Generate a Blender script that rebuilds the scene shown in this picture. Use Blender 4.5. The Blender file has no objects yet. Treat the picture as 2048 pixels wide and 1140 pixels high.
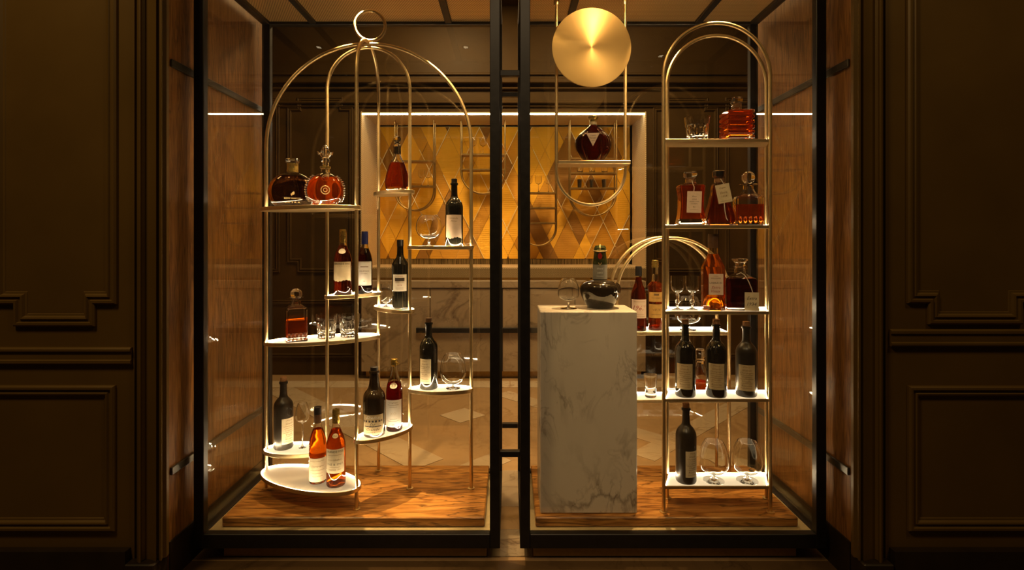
import bpy, math, random
from mathutils import Vector, Matrix
random.seed(7)
sc = bpy.context.scene
COL = sc.collection
R = math.radians
PI = math.pi

# ------------------------------------------------------------------ camera
# One "unit" is 1/480 m; d = 1 is FPX units in front of the camera. Floor at z = 0.
S = 1 / 480.0
FPX = 1050.0
D0 = FPX * S
EZ = 1.275
CX, CY = 1020.0, 480.0
cam_d = bpy.data.cameras.new('camera')
cam = bpy.data.objects.new('camera', cam_d)
COL.objects.link(cam)
cam.location = (0, 0, EZ)
cam.rotation_euler = (R(90), 0, 0)
cam_d.sensor_width = 36
cam_d.lens = FPX / 2048 * 36
cam_d.shift_x = (1024 - CX) / 2048
cam_d.shift_y = -(570 - CY) / 2048
cam_d.clip_start = 0.05
sc.camera = cam


def W(px, py, d):
    return Vector(((px - CX) * d * S, D0 * d, EZ - (py - CY) * d * S))


def V(X, d, h):
    return Vector((X * S, D0 * d, EZ + h * S))


# ------------------------------------------------------------------ world, light, exposure
world = bpy.data.worlds.new('hall_ambience')
sc.world = world
world.use_nodes = True
bgn = world.node_tree.nodes['Background']
bgn.inputs[0].default_value = (1.0, 0.72, 0.42, 1)
bgn.inputs[1].default_value = 0.010
sc.view_settings.view_transform = 'Standard'
sc.view_settings.look = 'None'
sc.view_settings.exposure = 0.2
sc.view_settings.gamma = 1.0
sc.view_settings.use_curve_mapping = False
cy = sc.cycles
cy.max_bounces = 20
cy.transmission_bounces = 20
cy.glossy_bounces = 6
cy.diffuse_bounces = 4
cy.transparent_max_bounces = 24
cy.sample_clamp_indirect = 4.0
cy.use_denoising = True
WARM = (1.0, 0.65, 0.28)
LEDC = (1.0, 0.77, 0.47)


def area_light(name, loc, target, power, sx, sy, col=WARM):
    l = bpy.data.lights.new(name, 'AREA')
    l.shape = 'RECTANGLE'
    l.size, l.size_y = sx, sy
    l.energy = power
    l.color = col
    o = bpy.data.objects.new(name, l)
    COL.objects.link(o)
    o.location = loc
    o.rotation_euler = (Vector(target) - Vector(loc)).to_track_quat('-Z', 'Y').to_euler()
    return o


def spot_light(name, loc, target, power, angle, blend=0.5, size=0.02, col=WARM):
    l = bpy.data.lights.new(name, 'SPOT')
    l.energy = power
    l.spot_size = R(angle)
    l.spot_blend = blend
    l.shadow_soft_size = size
    l.color = col
    o = bpy.data.objects.new(name, l)
    COL.objects.link(o)
    o.location = loc
    o.rotation_euler = (Vector(target) - Vector(loc)).to_track_quat('-Z', 'Y').to_euler()
    return o


# added unseen fill lights in the hall, and the ceiling lamps of the room behind the cases
area_light('hall_fill_left', (-2.0, 0.1, 4.4), (-0.6, 2.0, 0.9), 36, 0.6, 0.6, (1.0, 0.64, 0.24))  # added fill to lift the dim hall walls
area_light('hall_fill_right', (2.2, 0.1, 4.4), (1.6, 2.0, 0.4), 15, 0.6, 0.6, (1.0, 0.64, 0.24))  # added fill to raise the darker right wall
spot_light('case_fill_spot', (0.0, -0.9, 4.3), (0.05, 2.2, 0.95), 160, 32, 0.6, 0.04, (1.0, 0.70, 0.38))  # added fill on pedestal and bottle labels from the front
area_light('back_room_light_one', (-0.6, 3.9, 3.45), (-0.5, 4.0, 0), 54, 0.5, 0.5, WARM)
area_light('back_room_light_two', (0.9, 3.7, 3.45), (0.9, 3.9, 0), 40, 0.5, 0.5, WARM)

# ------------------------------------------------------------------ materials
MATS = {}


def new_mat(name):
    m = bpy.data.materials.new(name)
    m.use_nodes = True
    nt = m.node_tree
    for n in list(nt.nodes):
        nt.nodes.remove(n)
    out = nt.nodes.new('ShaderNodeOutputMaterial')
    MATS[name] = m
    return m, nt, out


def N(nt, t, **kw):
    n = nt.nodes.new(t)
    for k, v in kw.items():
        if k.startswith('i_'):
            key = k[2:].replace('_', ' ')
            n.inputs[key].default_value = v
        else:
            setattr(n, k, v)
    return n


def bsdf(nt, out, col, rough, metal=0.0):
    b = nt.nodes.new('ShaderNodeBsdfPrincipled')
    b.inputs['Base Color'].default_value = (*col, 1)
    b.inputs['Roughness'].default_value = rough
    b.inputs['Metallic'].default_value = metal
    nt.links.new(b.outputs[0], out.inputs[0])
    return b


def plain(name, col, rough=0.5, metal=0.0, var=0.12, scale=40.0, coat=0.0):
    """principled with a little procedural colour and roughness variation"""
    m, nt, out = new_mat(name)
    b = bsdf(nt, out, col, rough, metal)
    tc = N(nt, 'ShaderNodeTexCoord')
    nz = N(nt, 'ShaderNodeTexNoise')
    nz.inputs['Scale'].default_value = scale
    nz.inputs['Detail'].default_value = 3
    nt.links.new(tc.outputs['Object'], nz.inputs['Vector'])
    r = N(nt, 'ShaderNodeValToRGB')
    r.color_ramp.elements[0].position = 0.3
    r.color_ramp.elements[1].position = 0.7
    r.color_ramp.elements[0].color = (*[c * (1 - var) for c in col], 1)
    r.color_ramp.elements[1].color = (*[min(1, c * (1 + var)) for c in col], 1)
    nt.links.new(nz.outputs['Fac'], r.inputs[0])
    nt.links.new(r.outputs[0], b.inputs['Base Color'])
    mr = N(nt, 'ShaderNodeMapRange')
    mr.inputs['To Min'].default_value = rough * 0.85
    mr.inputs['To Max'].default_value = min(1, rough * 1.15)
    nt.links.new(nz.outputs['Fac'], mr.inputs['Value'])
    nt.links.new(mr.outputs[0], b.inputs['Roughness'])
    if coat:
        b.inputs['Coat Weight'].default_value = coat
        b.inputs['Coat Roughness'].default_value = 0.05
    return m


def emit(name, col, strength):
    m, nt, out = new_mat(name)
    e = N(nt, 'ShaderNodeEmission')
    e.inputs[0].default_value = (*col, 1)
    e.inputs[1].default_value = strength
    nt.links.new(e.outputs[0], out.inputs[0])
    return m


def glass(name, col=(1, 1, 1), ior=1.5, rough=0.0, body=None, amount=0.0):
    m, nt, out = new_mat(name)
    g = N(nt, 'ShaderNodeBsdfGlass')
    g.inputs['Color'].default_value = (*col, 1)
    g.inputs['IOR'].default_value = ior
    g.inputs['Roughness'].default_value = rough
    if body:
        t = N(nt, 'ShaderNodeBsdfTranslucent')
        t.inputs[0].default_value = (*body, 1)
        mx = N(nt, 'ShaderNodeMixShader')
        mx.inputs[0].default_value = amount
        nt.links.new(g.outputs[0], mx.inputs[1])
        nt.links.new(t.outputs[0], mx.inputs[2])
        nt.links.new(mx.outputs[0], out.inputs[0])
    else:
        nt.links.new(g.outputs[0], out.inputs[0])
    return m


def pane_glass(name):
    """sheet glass: clear, with a Schlick reflection on each face"""
    m, nt, out = new_mat(name)
    geo = N(nt, 'ShaderNodeNewGeometry')
    dot = N(nt, 'ShaderNodeVectorMath', operation='DOT_PRODUCT')
    nt.links.new(geo.outputs['Incoming'], dot.inputs[0])
    nt.links.new(geo.outputs['Normal'], dot.inputs[1])
    ab = N(nt, 'ShaderNodeMath', operation='ABSOLUTE')
    nt.links.new(dot.outputs['Value'], ab.inputs[0])
    om = N(nt, 'ShaderNodeMath', operation='SUBTRACT')
    om.inputs[0].default_value = 1
    nt.links.new(ab.outputs[0], om.inputs[1])
    pw = N(nt, 'ShaderNodeMath', operation='POWER')
    pw.inputs[1].default_value = 5
    nt.links.new(om.outputs[0], pw.inputs[0])
    ma = N(nt, 'ShaderNodeMath', operation='MULTIPLY_ADD')
    ma.inputs[1].default_value = 0.95
    ma.inputs[2].default_value = 0.055
    nt.links.new(pw.outputs[0], ma.inputs[0])
    tr = N(nt, 'ShaderNodeBsdfTransparent')
    tr.inputs[0].default_value = (0.985, 0.985, 0.975, 1)
    gl = N(nt, 'ShaderNodeBsdfGlossy')
    gl.inputs['Roughness'].default_value = 0.0
    mx = N(nt, 'ShaderNodeMixShader')
    nt.links.new(ma.outputs[0], mx.inputs[0])
    nt.links.new(tr.outputs[0], mx.inputs[1])
    nt.links.new(gl.outputs[0], mx.inputs[2])
    nt.links.new(mx.outputs[0], out.inputs[0])
    return m


def grain_stone(name, scale, dark, mid, light, rough=0.25, dist=1.2, veins=(1, 1, 1), bump=0.15, vs=0.9):
    """vein-cut stone: stretched noise streaks with thin wavy dark veins"""
    m, nt, out = new_mat(name)
    b = bsdf(nt, out, mid, rough)
    tc = N(nt, 'ShaderNodeTexCoord')
    mp = N(nt, 'ShaderNodeMapping')
    mp.inputs['Scale'].default_value = scale
    nt.links.new(tc.outputs['Object'], mp.inputs[0])
    n1 = N(nt, 'ShaderNodeTexNoise')
    n1.inputs['Scale'].default_value = 1.0
    n1.inputs['Detail'].default_value = 7
    n1.inputs['Distortion'].default_value = dist
    nt.links.new(mp.outputs[0], n1.inputs['Vector'])
    r1 = N(nt, 'ShaderNodeValToRGB')
    e = r1.color_ramp.elements
    e[0].position, e[0].color = 0.30, (*dark, 1)
    e[1].position, e[1].color = 0.72, (*light, 1)
    k = e.new(0.5)
    k.color = (*mid, 1)
    nt.links.new(n1.outputs['Fac'], r1.inputs[0])
    mp2 = N(nt, 'ShaderNodeMapping')
    mp2.inputs['Scale'].default_value = [a * v for a, v in zip(scale, veins)]
    mp2.inputs['Location'].default_value = (3.1, 7.7, 1.9)
    nt.links.new(tc.outputs['Object'], mp2.inputs[0])
    n2 = N(nt, 'ShaderNodeTexNoise')
    n2.inputs['Scale'].default_value = 0.55
    n2.inputs['Detail'].default_value = 5
    n2.inputs['Distortion'].default_value = 0.9
    nt.links.new(mp2.outputs[0], n2.inputs['Vector'])
    s = N(nt, 'ShaderNodeMath', operation='SUBTRACT')
    s.inputs[1].default_value = 0.5
    nt.links.new(n2.outputs['Fac'], s.inputs[0])
    a = N(nt, 'ShaderNodeMath', operation='ABSOLUTE')
    nt.links.new(s.outputs[0], a.inputs[0])
    mr = N(nt, 'ShaderNodeMapRange')
    mr.inputs['From Max'].default_value = 0.03
    mr.inputs['To Min'].default_value = vs
    mr.inputs['To Max'].default_value = 0.0
    nt.links.new(a.outputs[0], mr.inputs['Value'])
    mx = N(nt, 'ShaderNodeMix', data_type='RGBA')
    mx.inputs['B'].default_value = (*[c * 0.45 for c in dark], 1)
    nt.links.new(mr.outputs[0], mx.inputs['Factor'])
    nt.links.new(r1.outputs[0], mx.inputs['A'])
    nt.links.new(mx.outputs['Result'], b.inputs['Base Color'])
    bp = N(nt, 'ShaderNodeBump')
    bp.inputs['Strength'].default_value = bump
    bp.inputs['Distance'].default_value = 0.002
    nt.links.new(n1.outputs['Fac'], bp.inputs['Height'])
    nt.links.new(bp.outputs[0], b.inputs['Normal'])
    return m


def marble(name, base, vein, scale=2.4, rot=(0.3, 0.5, 0.6), rough=0.22, width=0.035, stretch=(1, 1, 0.55), soft=0.5):
    m, nt, out = new_mat(name)
    b = bsdf(nt, out, base, rough)
    tc = N(nt, 'ShaderNodeTexCoord')
    mp = N(nt, 'ShaderNodeMapping')
    mp.inputs['Rotation'].default_value = rot
    mp.inputs['Scale'].default_value = stretch
    nt.links.new(tc.outputs['Object'], mp.inputs[0])
    fac = None
    for sc_, wd, st in ((scale, width, 0.75), (scale * 2.1, width * 0.55, 0.45)):
        n1 = N(nt, 'ShaderNodeTexNoise')
        n1.inputs['Scale'].default_value = sc_
        n1.inputs['Detail'].default_value = 6
        n1.inputs['Roughness'].default_value = 0.55
        n1.inputs['Distortion'].default_value = 1.0
        nt.links.new(mp.outputs[0], n1.inputs['Vector'])
        s = N(nt, 'ShaderNodeMath', operation='SUBTRACT')
        s.inputs[1].default_value = 0.5
        nt.links.new(n1.outputs['Fac'], s.inputs[0])
        a = N(nt, 'ShaderNodeMath', operation='ABSOLUTE')
        nt.links.new(s.outputs[0], a.inputs[0])
        mr = N(nt, 'ShaderNodeMapRange')
        mr.inputs['From Max'].default_value = wd
        mr.inputs['To Min'].default_value = st
        mr.inputs['To Max'].default_value = 0.0
        nt.links.new(a.outputs[0], mr.inputs['Value'])
        # veins come and go over a broad mask
        n3 = N(nt, 'ShaderNodeTexNoise')
        n3.inputs['Scale'].default_value = sc_ * 0.8
        n3.inputs['Detail'].default_value = 2
        nt.links.new(tc.outputs['Object'], n3.inputs['Vector'])
        m3 = N(nt, 'ShaderNodeMapRange')
        m3.inputs['From Min'].default_value = 0.40
        m3.inputs['From Max'].default_value = 0.60
        nt.links.new(n3.outputs['Fac'], m3.inputs['Value'])
        mu = N(nt, 'ShaderNodeMath', operation='MULTIPLY')
        nt.links.new(mr.outputs[0], mu.inputs[0])
        nt.links.new(m3.outputs[0], mu.inputs[1])
        if fac is None:
            fac = mu
        else:
            ad = N(nt, 'ShaderNodeMath', operation='ADD', use_clamp=True)
            nt.links.new(fac.outputs[0], ad.inputs[0])
            nt.links.new(mu.outputs[0], ad.inputs[1])
            fac = ad
    n4 = N(nt, 'ShaderNodeTexNoise')
    n4.inputs['Scale'].default_value = scale * 1.3
    n4.inputs['Detail'].default_value = 4
    nt.links.new(mp.outputs[0], n4.inputs['Vector'])
    r4 = N(nt, 'ShaderNodeValToRGB')
    r4.color_ramp.elements[0].position = 0.35
    r4.color_ramp.elements[1].position = 0.62
    r4.color_ramp.elements[0].color = (*[c * (1 - 0.22 * soft) + v * 0.22 * soft for c, v in zip(base, vein)], 1)
    r4.color_ramp.elements[1].color = (*base, 1)
    nt.links.new(n4.outputs['Fac'], r4.inputs[0])
    mx = N(nt, 'ShaderNodeMix', data_type='RGBA')
    mx.inputs['B'].default_value = (*vein, 1)
    nt.links.new(fac.outputs[0], mx.inputs['Factor'])
    nt.links.new(r4.outputs[0], mx.inputs['A'])
    nt.links.new(mx.outputs['Result'], b.inputs['Base Color'])
    return m


def ribbed_metal(name, col, period, rough=0.35, axis='Z', metal=0.7, strength=0.6):
    m, nt, out = new_mat(name)
    b = bsdf(nt, out, col, rough, metal)
    tc = N(nt, 'ShaderNodeTexCoord')
    wv = N(nt, 'ShaderNodeTexWave', wave_type='BANDS', bands_direction=axis)
    wv.inputs['Scale'].default_value = 0.3142 / period
    nt.links.new(tc.outputs['Object'], wv.inputs['Vector'])
    bp = N(nt, 'ShaderNodeBump')
    bp.inputs['Strength'].default_value = strength
    bp.inputs['Distance'].default_value = period * 0.35
    nt.links.new(wv.outputs['Fac'], bp.inputs['Height'])
    nt.links.new(bp.outputs[0], b.inputs['Normal'])
    nz = N(nt, 'ShaderNodeTexNoise')
    nz.inputs['Scale'].default_value = 3.0
    nt.links.new(tc.outputs['Object'], nz.inputs['Vector'])
    r = N(nt, 'ShaderNodeValToRGB')
    r.color_ramp.elements[0].color = (*[c * 0.82 for c in col], 1)
    r.color_ramp.elements[1].color = (*[min(1, c * 1.15) for c in col], 1)
    nt.links.new(nz.outputs['Fac'], r.inputs[0])
    nt.links.new(r.outputs[0], b.inputs['Base Color'])
    return m


def perforated(name, col, hole, period, rough=0.35, metal=0.6):
    """sheet metal with a fine grid of dark holes"""
    m, nt, out = new_mat(name)
    b = bsdf(nt, out, col, rough, metal)
    tc = N(nt, 'ShaderNodeTexCoord')
    sep = N(nt, 'ShaderNodeSeparateXYZ')
    nt.links.new(tc.outputs['Object'], sep.inputs[0])
    def lin(ax1, ax2, w):
        ma = N(nt, 'ShaderNodeMath', operation='MULTIPLY_ADD')
        ma.inputs[1].default_value = w
        nt.links.new(sep.outputs[ax2], ma.inputs[0])
        nt.links.new(sep.outputs[ax1], ma.inputs[2])
        mu = N(nt, 'ShaderNodeMath', operation='MULTIPLY')
        mu.inputs[1].default_value = 2 * PI / period
        nt.links.new(ma.outputs[0], mu.inputs[0])
        si = N(nt, 'ShaderNodeMath', operation='SINE')
        nt.links.new(mu.outputs[0], si.inputs[0])
        return si
    mu = N(nt, 'ShaderNodeMath', operation='MULTIPLY')
    nt.links.new(lin('X', 'Y', 1.0).outputs[0], mu.inputs[0])
    nt.links.new(lin('Z', 'Y', 0.4).outputs[0], mu.inputs[1])
    mr = N(nt, 'ShaderNodeMapRange')
    mr.inputs['From Min'].default_value = 0.15
    mr.inputs['From Max'].default_value = 0.5
    nt.links.new(mu.outputs[0], mr.inputs['Value'])
    mx = N(nt, 'ShaderNodeMix', data_type='RGBA')
    mx.inputs['A'].default_value = (*col, 1)
    mx.inputs['B'].default_value = (*hole, 1)
    nt.links.new(mr.outputs[0], mx.inputs['Factor'])
    nt.links.new(mx.outputs['Result'], b.inputs['Base Color'])
    return m


def streak_metal(name, c1, c2, axis_scale):
    m, nt, out = new_mat(name)
    b = bsdf(nt, out, c1, 0.3, 0.8)
    tc = N(nt, 'ShaderNodeTexCoord')
    mp = N(nt, 'ShaderNodeMapping')
    mp.inputs['Scale'].default_value = axis_scale
    nt.links.new(tc.outputs['Object'], mp.inputs[0])
    nz = N(nt, 'ShaderNodeTexNoise')
    nz.inputs['Scale'].default_value = 1.0
    nz.inputs['Detail'].default_value = 2
    nt.links.new(mp.outputs[0], nz.inputs['Vector'])
    r = N(nt, 'ShaderNodeValToRGB')
    r.color_ramp.elements[0].position = 0.42
    r.color_ramp.elements[1].position = 0.58
    r.color_ramp.elements[0].color = (*c1, 1)
    r.color_ramp.elements[1].color = (*c2, 1)
    nt.links.new(nz.outputs['Fac'], r.inputs[0])
    nt.links.new(r.outputs[0], b.inputs['Base Color'])
    return m


def brushed_disc(name):
    m, nt, out = new_mat(name)
    b = bsdf(nt, out, (0.78, 0.54, 0.22), 0.42, 1.0)
    b.inputs['Anisotropic'].default_value = 0.8
    b.inputs['Anisotropic Rotation'].default_value = 0.25
    tg = N(nt, 'ShaderNodeTangent', direction_type='RADIAL', axis='Y')
    nt.links.new(tg.outputs[0], b.inputs['Tangent'])
    tc = N(nt, 'ShaderNodeTexCoord')
    nz = N(nt, 'ShaderNodeTexNoise')
    nz.inputs['Scale'].default_value = 60
    nz.inputs['Detail'].default_value = 3
    nt.links.new(tc.outputs['Object'], nz.inputs['Vector'])
    mr = N(nt, 'ShaderNodeMapRange')
    mr.inputs['To Min'].default_value = 0.46
    mr.inputs['To Max'].default_value = 0.54
    nt.links.new(nz.outputs['Fac'], mr.inputs['Value'])
    nt.links.new(mr.outputs[0], b.inputs['Roughness'])
    return m


plain('brass', (0.76, 0.57, 0.29), 0.40, 1.0, 0.06, 60)
plain('brass_dark', (0.36, 0.23, 0.08), 0.38, 1.0, 0.1, 60)
plain('rail_steel', (0.055, 0.045, 0.032), 0.35, 0.4, 0.2, 30)
plain('black_steel', (0.012, 0.010, 0.009), 0.42, 0.3, 0.2, 30)
plain('wall_lacquer', (0.138, 0.080, 0.016), 0.42, 0.1, 0.10, 3)
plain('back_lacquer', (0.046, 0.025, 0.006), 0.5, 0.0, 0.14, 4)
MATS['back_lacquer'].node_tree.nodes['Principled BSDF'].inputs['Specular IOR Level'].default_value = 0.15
plain('skirting_dark', (0.022, 0.014, 0.007), 0.4, 0.0, 0.2, 10)
plain('sill_pale', (0.42, 0.33, 0.17), 0.5, 0.1, 0.1, 20)
plain('acrylic_white', (0.86, 0.82, 0.76), 0.35, 0.0, 0.02, 20)
plain('paper_cream', (0.66, 0.55, 0.36), 0.75, 0.0, 0.08, 60)
plain('paper_white', (0.80, 0.75, 0.66), 0.7, 0.0, 0.04, 60)
plain('paper_tan', (0.52, 0.40, 0.22), 0.75, 0.0, 0.12, 60)
plain('paper_pink', (0.72, 0.55, 0.42), 0.75, 0.0, 0.06, 60)
plain('paper_ochre', (0.66, 0.40, 0.10), 0.7, 0.0, 0.08, 60)
plain('paper_grey', (0.26, 0.24, 0.20), 0.7, 0.0, 0.06, 60)
plain('ink_dark', (0.05, 0.035, 0.025), 0.7, 0.0, 0.1, 50)
plain('ink_brown', (0.20, 0.11, 0.04), 0.7, 0.0, 0.1, 50)
plain('ink_red', (0.35, 0.05, 0.03), 0.7, 0.0, 0.1, 50)
plain('ink_gold', (0.75, 0.55, 0.25), 0.35, 0.8, 0.05, 50)
plain('ink_white', (0.80, 0.78, 0.72), 0.6, 0.0, 0.05, 50)
plain('bottle_black', (0.010, 0.009, 0.006), 0.07, 0.0, 0.2, 20, 0.6)
plain('bottle_brown', (0.016, 0.010, 0.005), 0.09, 0.0, 0.2, 20, 0.6)
plain('bottle_matt', (0.022, 0.017, 0.011), 0.32, 0.0, 0.3, 25)
plain('cork', (0.30, 0.15, 0.06), 0.8, 0.0, 0.25, 200)
plain('cap_black', (0.015, 0.013, 0.013), 0.3, 0.0, 0.1, 60)
plain('cap_blue', (0.010, 0.016, 0.12), 0.35, 0.0, 0.1, 60)
plain('cap_brown', (0.10, 0.045, 0.015), 0.45, 0.0, 0.15, 60)
plain('foil_gold', (0.55, 0.38, 0.10), 0.28, 0.9, 0.12, 90)
plain('foil_green', (0.10, 0.11, 0.035), 0.25, 0.7, 0.3, 70)
plain('collar_silver', (0.30, 0.27, 0.22), 0.2, 1.0, 0.2, 80)
plain('wax_red', (0.35, 0.015, 0.012), 0.35, 0.0, 0.1, 60)
plain('string_white', (0.6, 0.55, 0.45), 0.8, 0.0, 0.1, 90)
emit('led_light', LEDC, 150)
for nm_, e_ in (('lit_acrylic', 0.75), ('lit_acrylic_soft', 0.20)):
    m, nt, out = new_mat(nm_)
    b_ = bsdf(nt, out, (0.36, 0.32, 0.255), 0.35)
    b_.inputs['Emission Color'].default_value = (*LEDC, 1)
    b_.inputs['Emission Strength'].default_value = e_
emit('niche_led', (1.0, 0.84, 0.58), 30)
emit('lamp_lens', (1.0, 0.8, 0.5), 5)
glass('crystal', (0.99, 0.99, 0.98), 1.5)
glass('crystal_tint', (0.97, 0.96, 0.92), 1.5)
glass('cognac_amber', (0.86, 0.35, 0.05), 1.34, 0, (0.9, 0.30, 0.02), 0.12)
glass('cognac_deep', (0.62, 0.22, 0.04), 1.34, 0, (0.6, 0.17, 0.02), 0.12)
glass('cognac_gold', (0.92, 0.46, 0.07), 1.34, 0, (0.9, 0.42, 0.06), 0.12)
glass('cognac_red', (0.52, 0.035, 0.018), 1.34, 0, (0.6, 0.03, 0.015), 0.18)
glass('cognac_black', (0.34, 0.09, 0.02), 1.34, 0, (0.25, 0.05, 0.012), 0.10)
glass('cognac_smoke', (0.62, 0.42, 0.20), 1.34)
pane_glass('sheet_glass')
grain_stone('stone_wall', (85, 85, 6.0), (0.13, 0.053, 0.012), (0.21, 0.090, 0.022), (0.30, 0.142, 0.04), 0.5, 1.6, (0.4, 0.4, 0.55), 0.12, 0.6)
MATS['stone_wall'].node_tree.nodes['Principled BSDF'].inputs['Specular IOR Level'].default_value = 0.25
grain_stone('stone_platform', (5.0, 34, 40), (0.19, 0.070, 0.014), (0.44, 0.192, 0.042), (0.62, 0.315, 0.085), 0.28, 1.4, (0.8, 0.8, 0.8))
marble('marble_white', (0.72, 0.65, 0.55), (0.25, 0.205, 0.16), 2.6, (0.25, 0.45, 0.5), 0.22, 0.034, (1, 1, 0.5), 0.8)
marble('marble_counter', (0.38, 0.29, 0.19), (0.11, 0.065, 0.035), 2.6, (0.2, 0.9, 0.4), 0.3, 0.04, (0.8, 1, 1.2))
marble('marble_inlay', (0.60, 0.47, 0.31), (0.30, 0.20, 0.11), 2.6, (0.2, 0.2, 0.9), 0.2, 0.02, (1, 1, 1))
marble('marble_band', (0.50, 0.38, 0.24), (0.28, 0.18, 0.09), 2.6, (0.2, 0.2, 0.9), 0.2, 0.03, (1, 1, 1))
marble('marble_beige', (0.40, 0.255, 0.125), (0.27, 0.16, 0.07), 1.2, (0.1, 0.3, 0.7), 0.24, 0.03, (1, 1, 1))
marble('marble_dim', (0.105, 0.062, 0.028), (0.05, 0.03, 0.014), 1.2, (0.1, 0.3, 0.7), 0.2, 0.03, (1, 1, 1))  # hall floor marble, dim light put into its darker colour
ribbed_metal('gold_bright', (0.88, 0.46, 0.014), 0.0070, 0.4, 'Z', 0.35)
ribbed_metal('gold_mid', (0.60, 0.285, 0.008), 0.0070, 0.4, 'Z', 0.35)
ribbed_metal('gold_dark', (0.30, 0.132, 0.004), 0.0070, 0.4, 'Z', 0.35)
plain('brass_glint', (1.0, 0.82, 0.45), 0.3, 0.0, 0.05, 30)  # pale non-metal colour stands in for glints on the screen strips
perforated('mesh_niche', (0.74, 0.58, 0.36), (0.20, 0.13, 0.06), 0.020, 0.45, 0.2)
perforated('mesh_lid', (0.62, 0.40, 0.16), (0.16, 0.09, 0.03), 0.012)
streak_metal('streak_band', (0.05, 0.035, 0.012), (0.55, 0.40, 0.19), (420, 4, 3))
perforated('mesh_band', (0.36, 0.26, 0.13), (0.12, 0.08, 0.04), 0.016, 0.45, 0.2)
brushed_disc('brushed_brass')


# ------------------------------------------------------------------ mesh helpers
class MB:
    def __init__(self):
        self.v, self.f = [], []

    def add(self, verts, faces):
        o = len(self.v)
        self.v += [tuple(p) for p in verts]
        self.f += [tuple(i + o for i in f) for f in faces]
        return self

    def box(self, x0, x1, y0, y1, z0, z1):
        vs = [(x, y, z) for z in (z0, z1) for y in (y0, y1) for x in (x0, x1)]
        return self.add(vs, [(0, 2, 3, 1), (4, 5, 7, 6), (0, 1, 5, 4), (2, 6, 7, 3), (0, 4, 6, 2), (1, 3, 7, 5)])

    def bevbox(self, x0, x1, y0, y1, z0, z1, b):
        """box with chamfered edges"""
        vs, idx = [], {}
        for sx in (0, 1):
            for sy in (0, 1):
                for sz in (0, 1):
                    for ax in (0, 1, 2):
                        p = [x1 if sx else x0, y1 if sy else y0, z1 if sz else z0]
                        sg = (sx, sy, sz)
                        for k in range(3):
                            if k != ax:
                                p[k] += -b if sg[k] else b
                        idx[(sx, sy, sz, ax)] = len(vs)
                        vs.append(p)
        fs = []
        cyc = [(0, 0), (1, 0), (1, 1), (0, 1)]
        for ax in range(3):
            u, w = [(1, 2), (2, 0), (0, 1)][ax]
            for s in (0, 1):
                q = []
                for a, c in cyc:
                    k = [0, 0, 0]
                    k[ax], k[u], k[w] = s, a, c
                    q.append(idx[(*k, ax)])
                fs.append(tuple(q if s else q[::-1]))
        for ax in range(3):
            u, w = [(1, 2), (2, 0), (0, 1)][ax]
            for a in (0, 1):
                for c in (0, 1):
                    k0, k1 = [0, 0, 0], [0, 0, 0]
                    k0[u] = k1[u] = a
                    k0[w] = k1[w] = c
                    k1[ax] = 1
                    q = [idx[(*k0, u)], idx[(*k1, u)], idx[(*k1, w)], idx[(*k0, w)]]
                    fs.append(tuple(q if a == c else q[::-1]))
        for sx in (0, 1):
            for sy in (0, 1):
                for sz in (0, 1):
                    q = [idx[(sx, sy, sz, a)] for a in range(3)]
                    fs.append(tuple(q if (sx + sy + sz) % 2 else q[::-1]))
        return self.add(vs, fs)

    def rings(self, rs, flip=False, cap0=True, cap1=True, closed=False):
        """rs: list of rings (equal counts, or a single point for a pole)"""
        o = len(self.v)
        st = []
        for r in rs:
            st.append(len(self.v))
            self.v += [tuple(p) for p in r]
        fs = []
        n = max(len(r) for r in rs)
        pairs = list(zip(range(len(rs) - 1), range(1, len(rs))))
        if closed:
            pairs.append((len(rs) - 1, 0))
        for i, j in pairs:
            a, b = rs[i], rs[j]
            for k in range(n):
                k2 = (k + 1) % n
                if len(a) == 1 and len(b) == 1:
                    continue
                if len(a) == 1:
                    fs.append((st[i], st[j] + k2, st[j] + k))
                elif len(b) == 1:
                    fs.append((st[i] + k, st[i] + k2, st[j]))
                else:
                    fs.append((st[i] + k, st[i] + k2, st[j] + k2, st[j] + k))
        if not closed:
            if cap0 and len(rs[0]) > 1:
                fs.append(tuple(st[0] + k for k in range(n))[::-1])
            if cap1 and len(rs[-1]) > 1:
                fs.append(tuple(st[-1] + k for k in range(n)))
        if flip:
            fs = [f[::-1] for f in fs]
        self.f += fs
        return self

    def lathe(self, prof, seg=32, c=(0, 0, 0), flip=False, flute=None, closed=False, phase=0.0, sy=1.0):
        """prof: (r, z) from bottom to top, outward normals; flute = (count, amplitude, z0, z1)"""
        rs = []
        for r, z in prof:
            if r <= 1e-7:
                rs.append([(c[0], c[1], c[2] + z)])
                continue
            ring = []
            for k in range(seg):
                a = 2 * PI * k / seg + phase
                rr = r
                if flute and flute[2] <= z <= flute[3]:
                    rr = r * (1 - flute[1] * (0.5 + 0.5 * math.cos(flute[0] * a)))
                ring.append((c[0] + rr * math.cos(a), c[1] + sy * rr * math.sin(a), c[2] + z))
            rs.append(ring)
        return self.rings(rs, flip, closed=closed)

    def tube(self, pts, r, seg=12, closed=False):
        pts = [Vector(p) for p in pts]
        n = len(pts)
        rs = []
        up = None
        for i, p in enumerate(pts):
            if closed:
                t = (pts[(i + 1) % n] - pts[i - 1]).normalized()
            else:
                t = (pts[min(i + 1, n - 1)] - pts[max(i - 1, 0)]).normalized()
            if up is None:
                up = Vector((0, 0, 1)) if abs(t.z) < 0.9 else Vector((0, 1, 0))
            u = t.cross(up).normalized()
            w = u.cross(t).normalized()
            up = w
            rr = r[i] if isinstance(r, (list, tuple)) else r
            rs.append([p + rr * (math.cos(2 * PI * k / seg) * u + math.sin(2 * PI * k / seg) * w) for k in range(seg)])
        if closed:
            return self.rings(rs, closed=True)
        return self.rings(rs)

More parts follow.
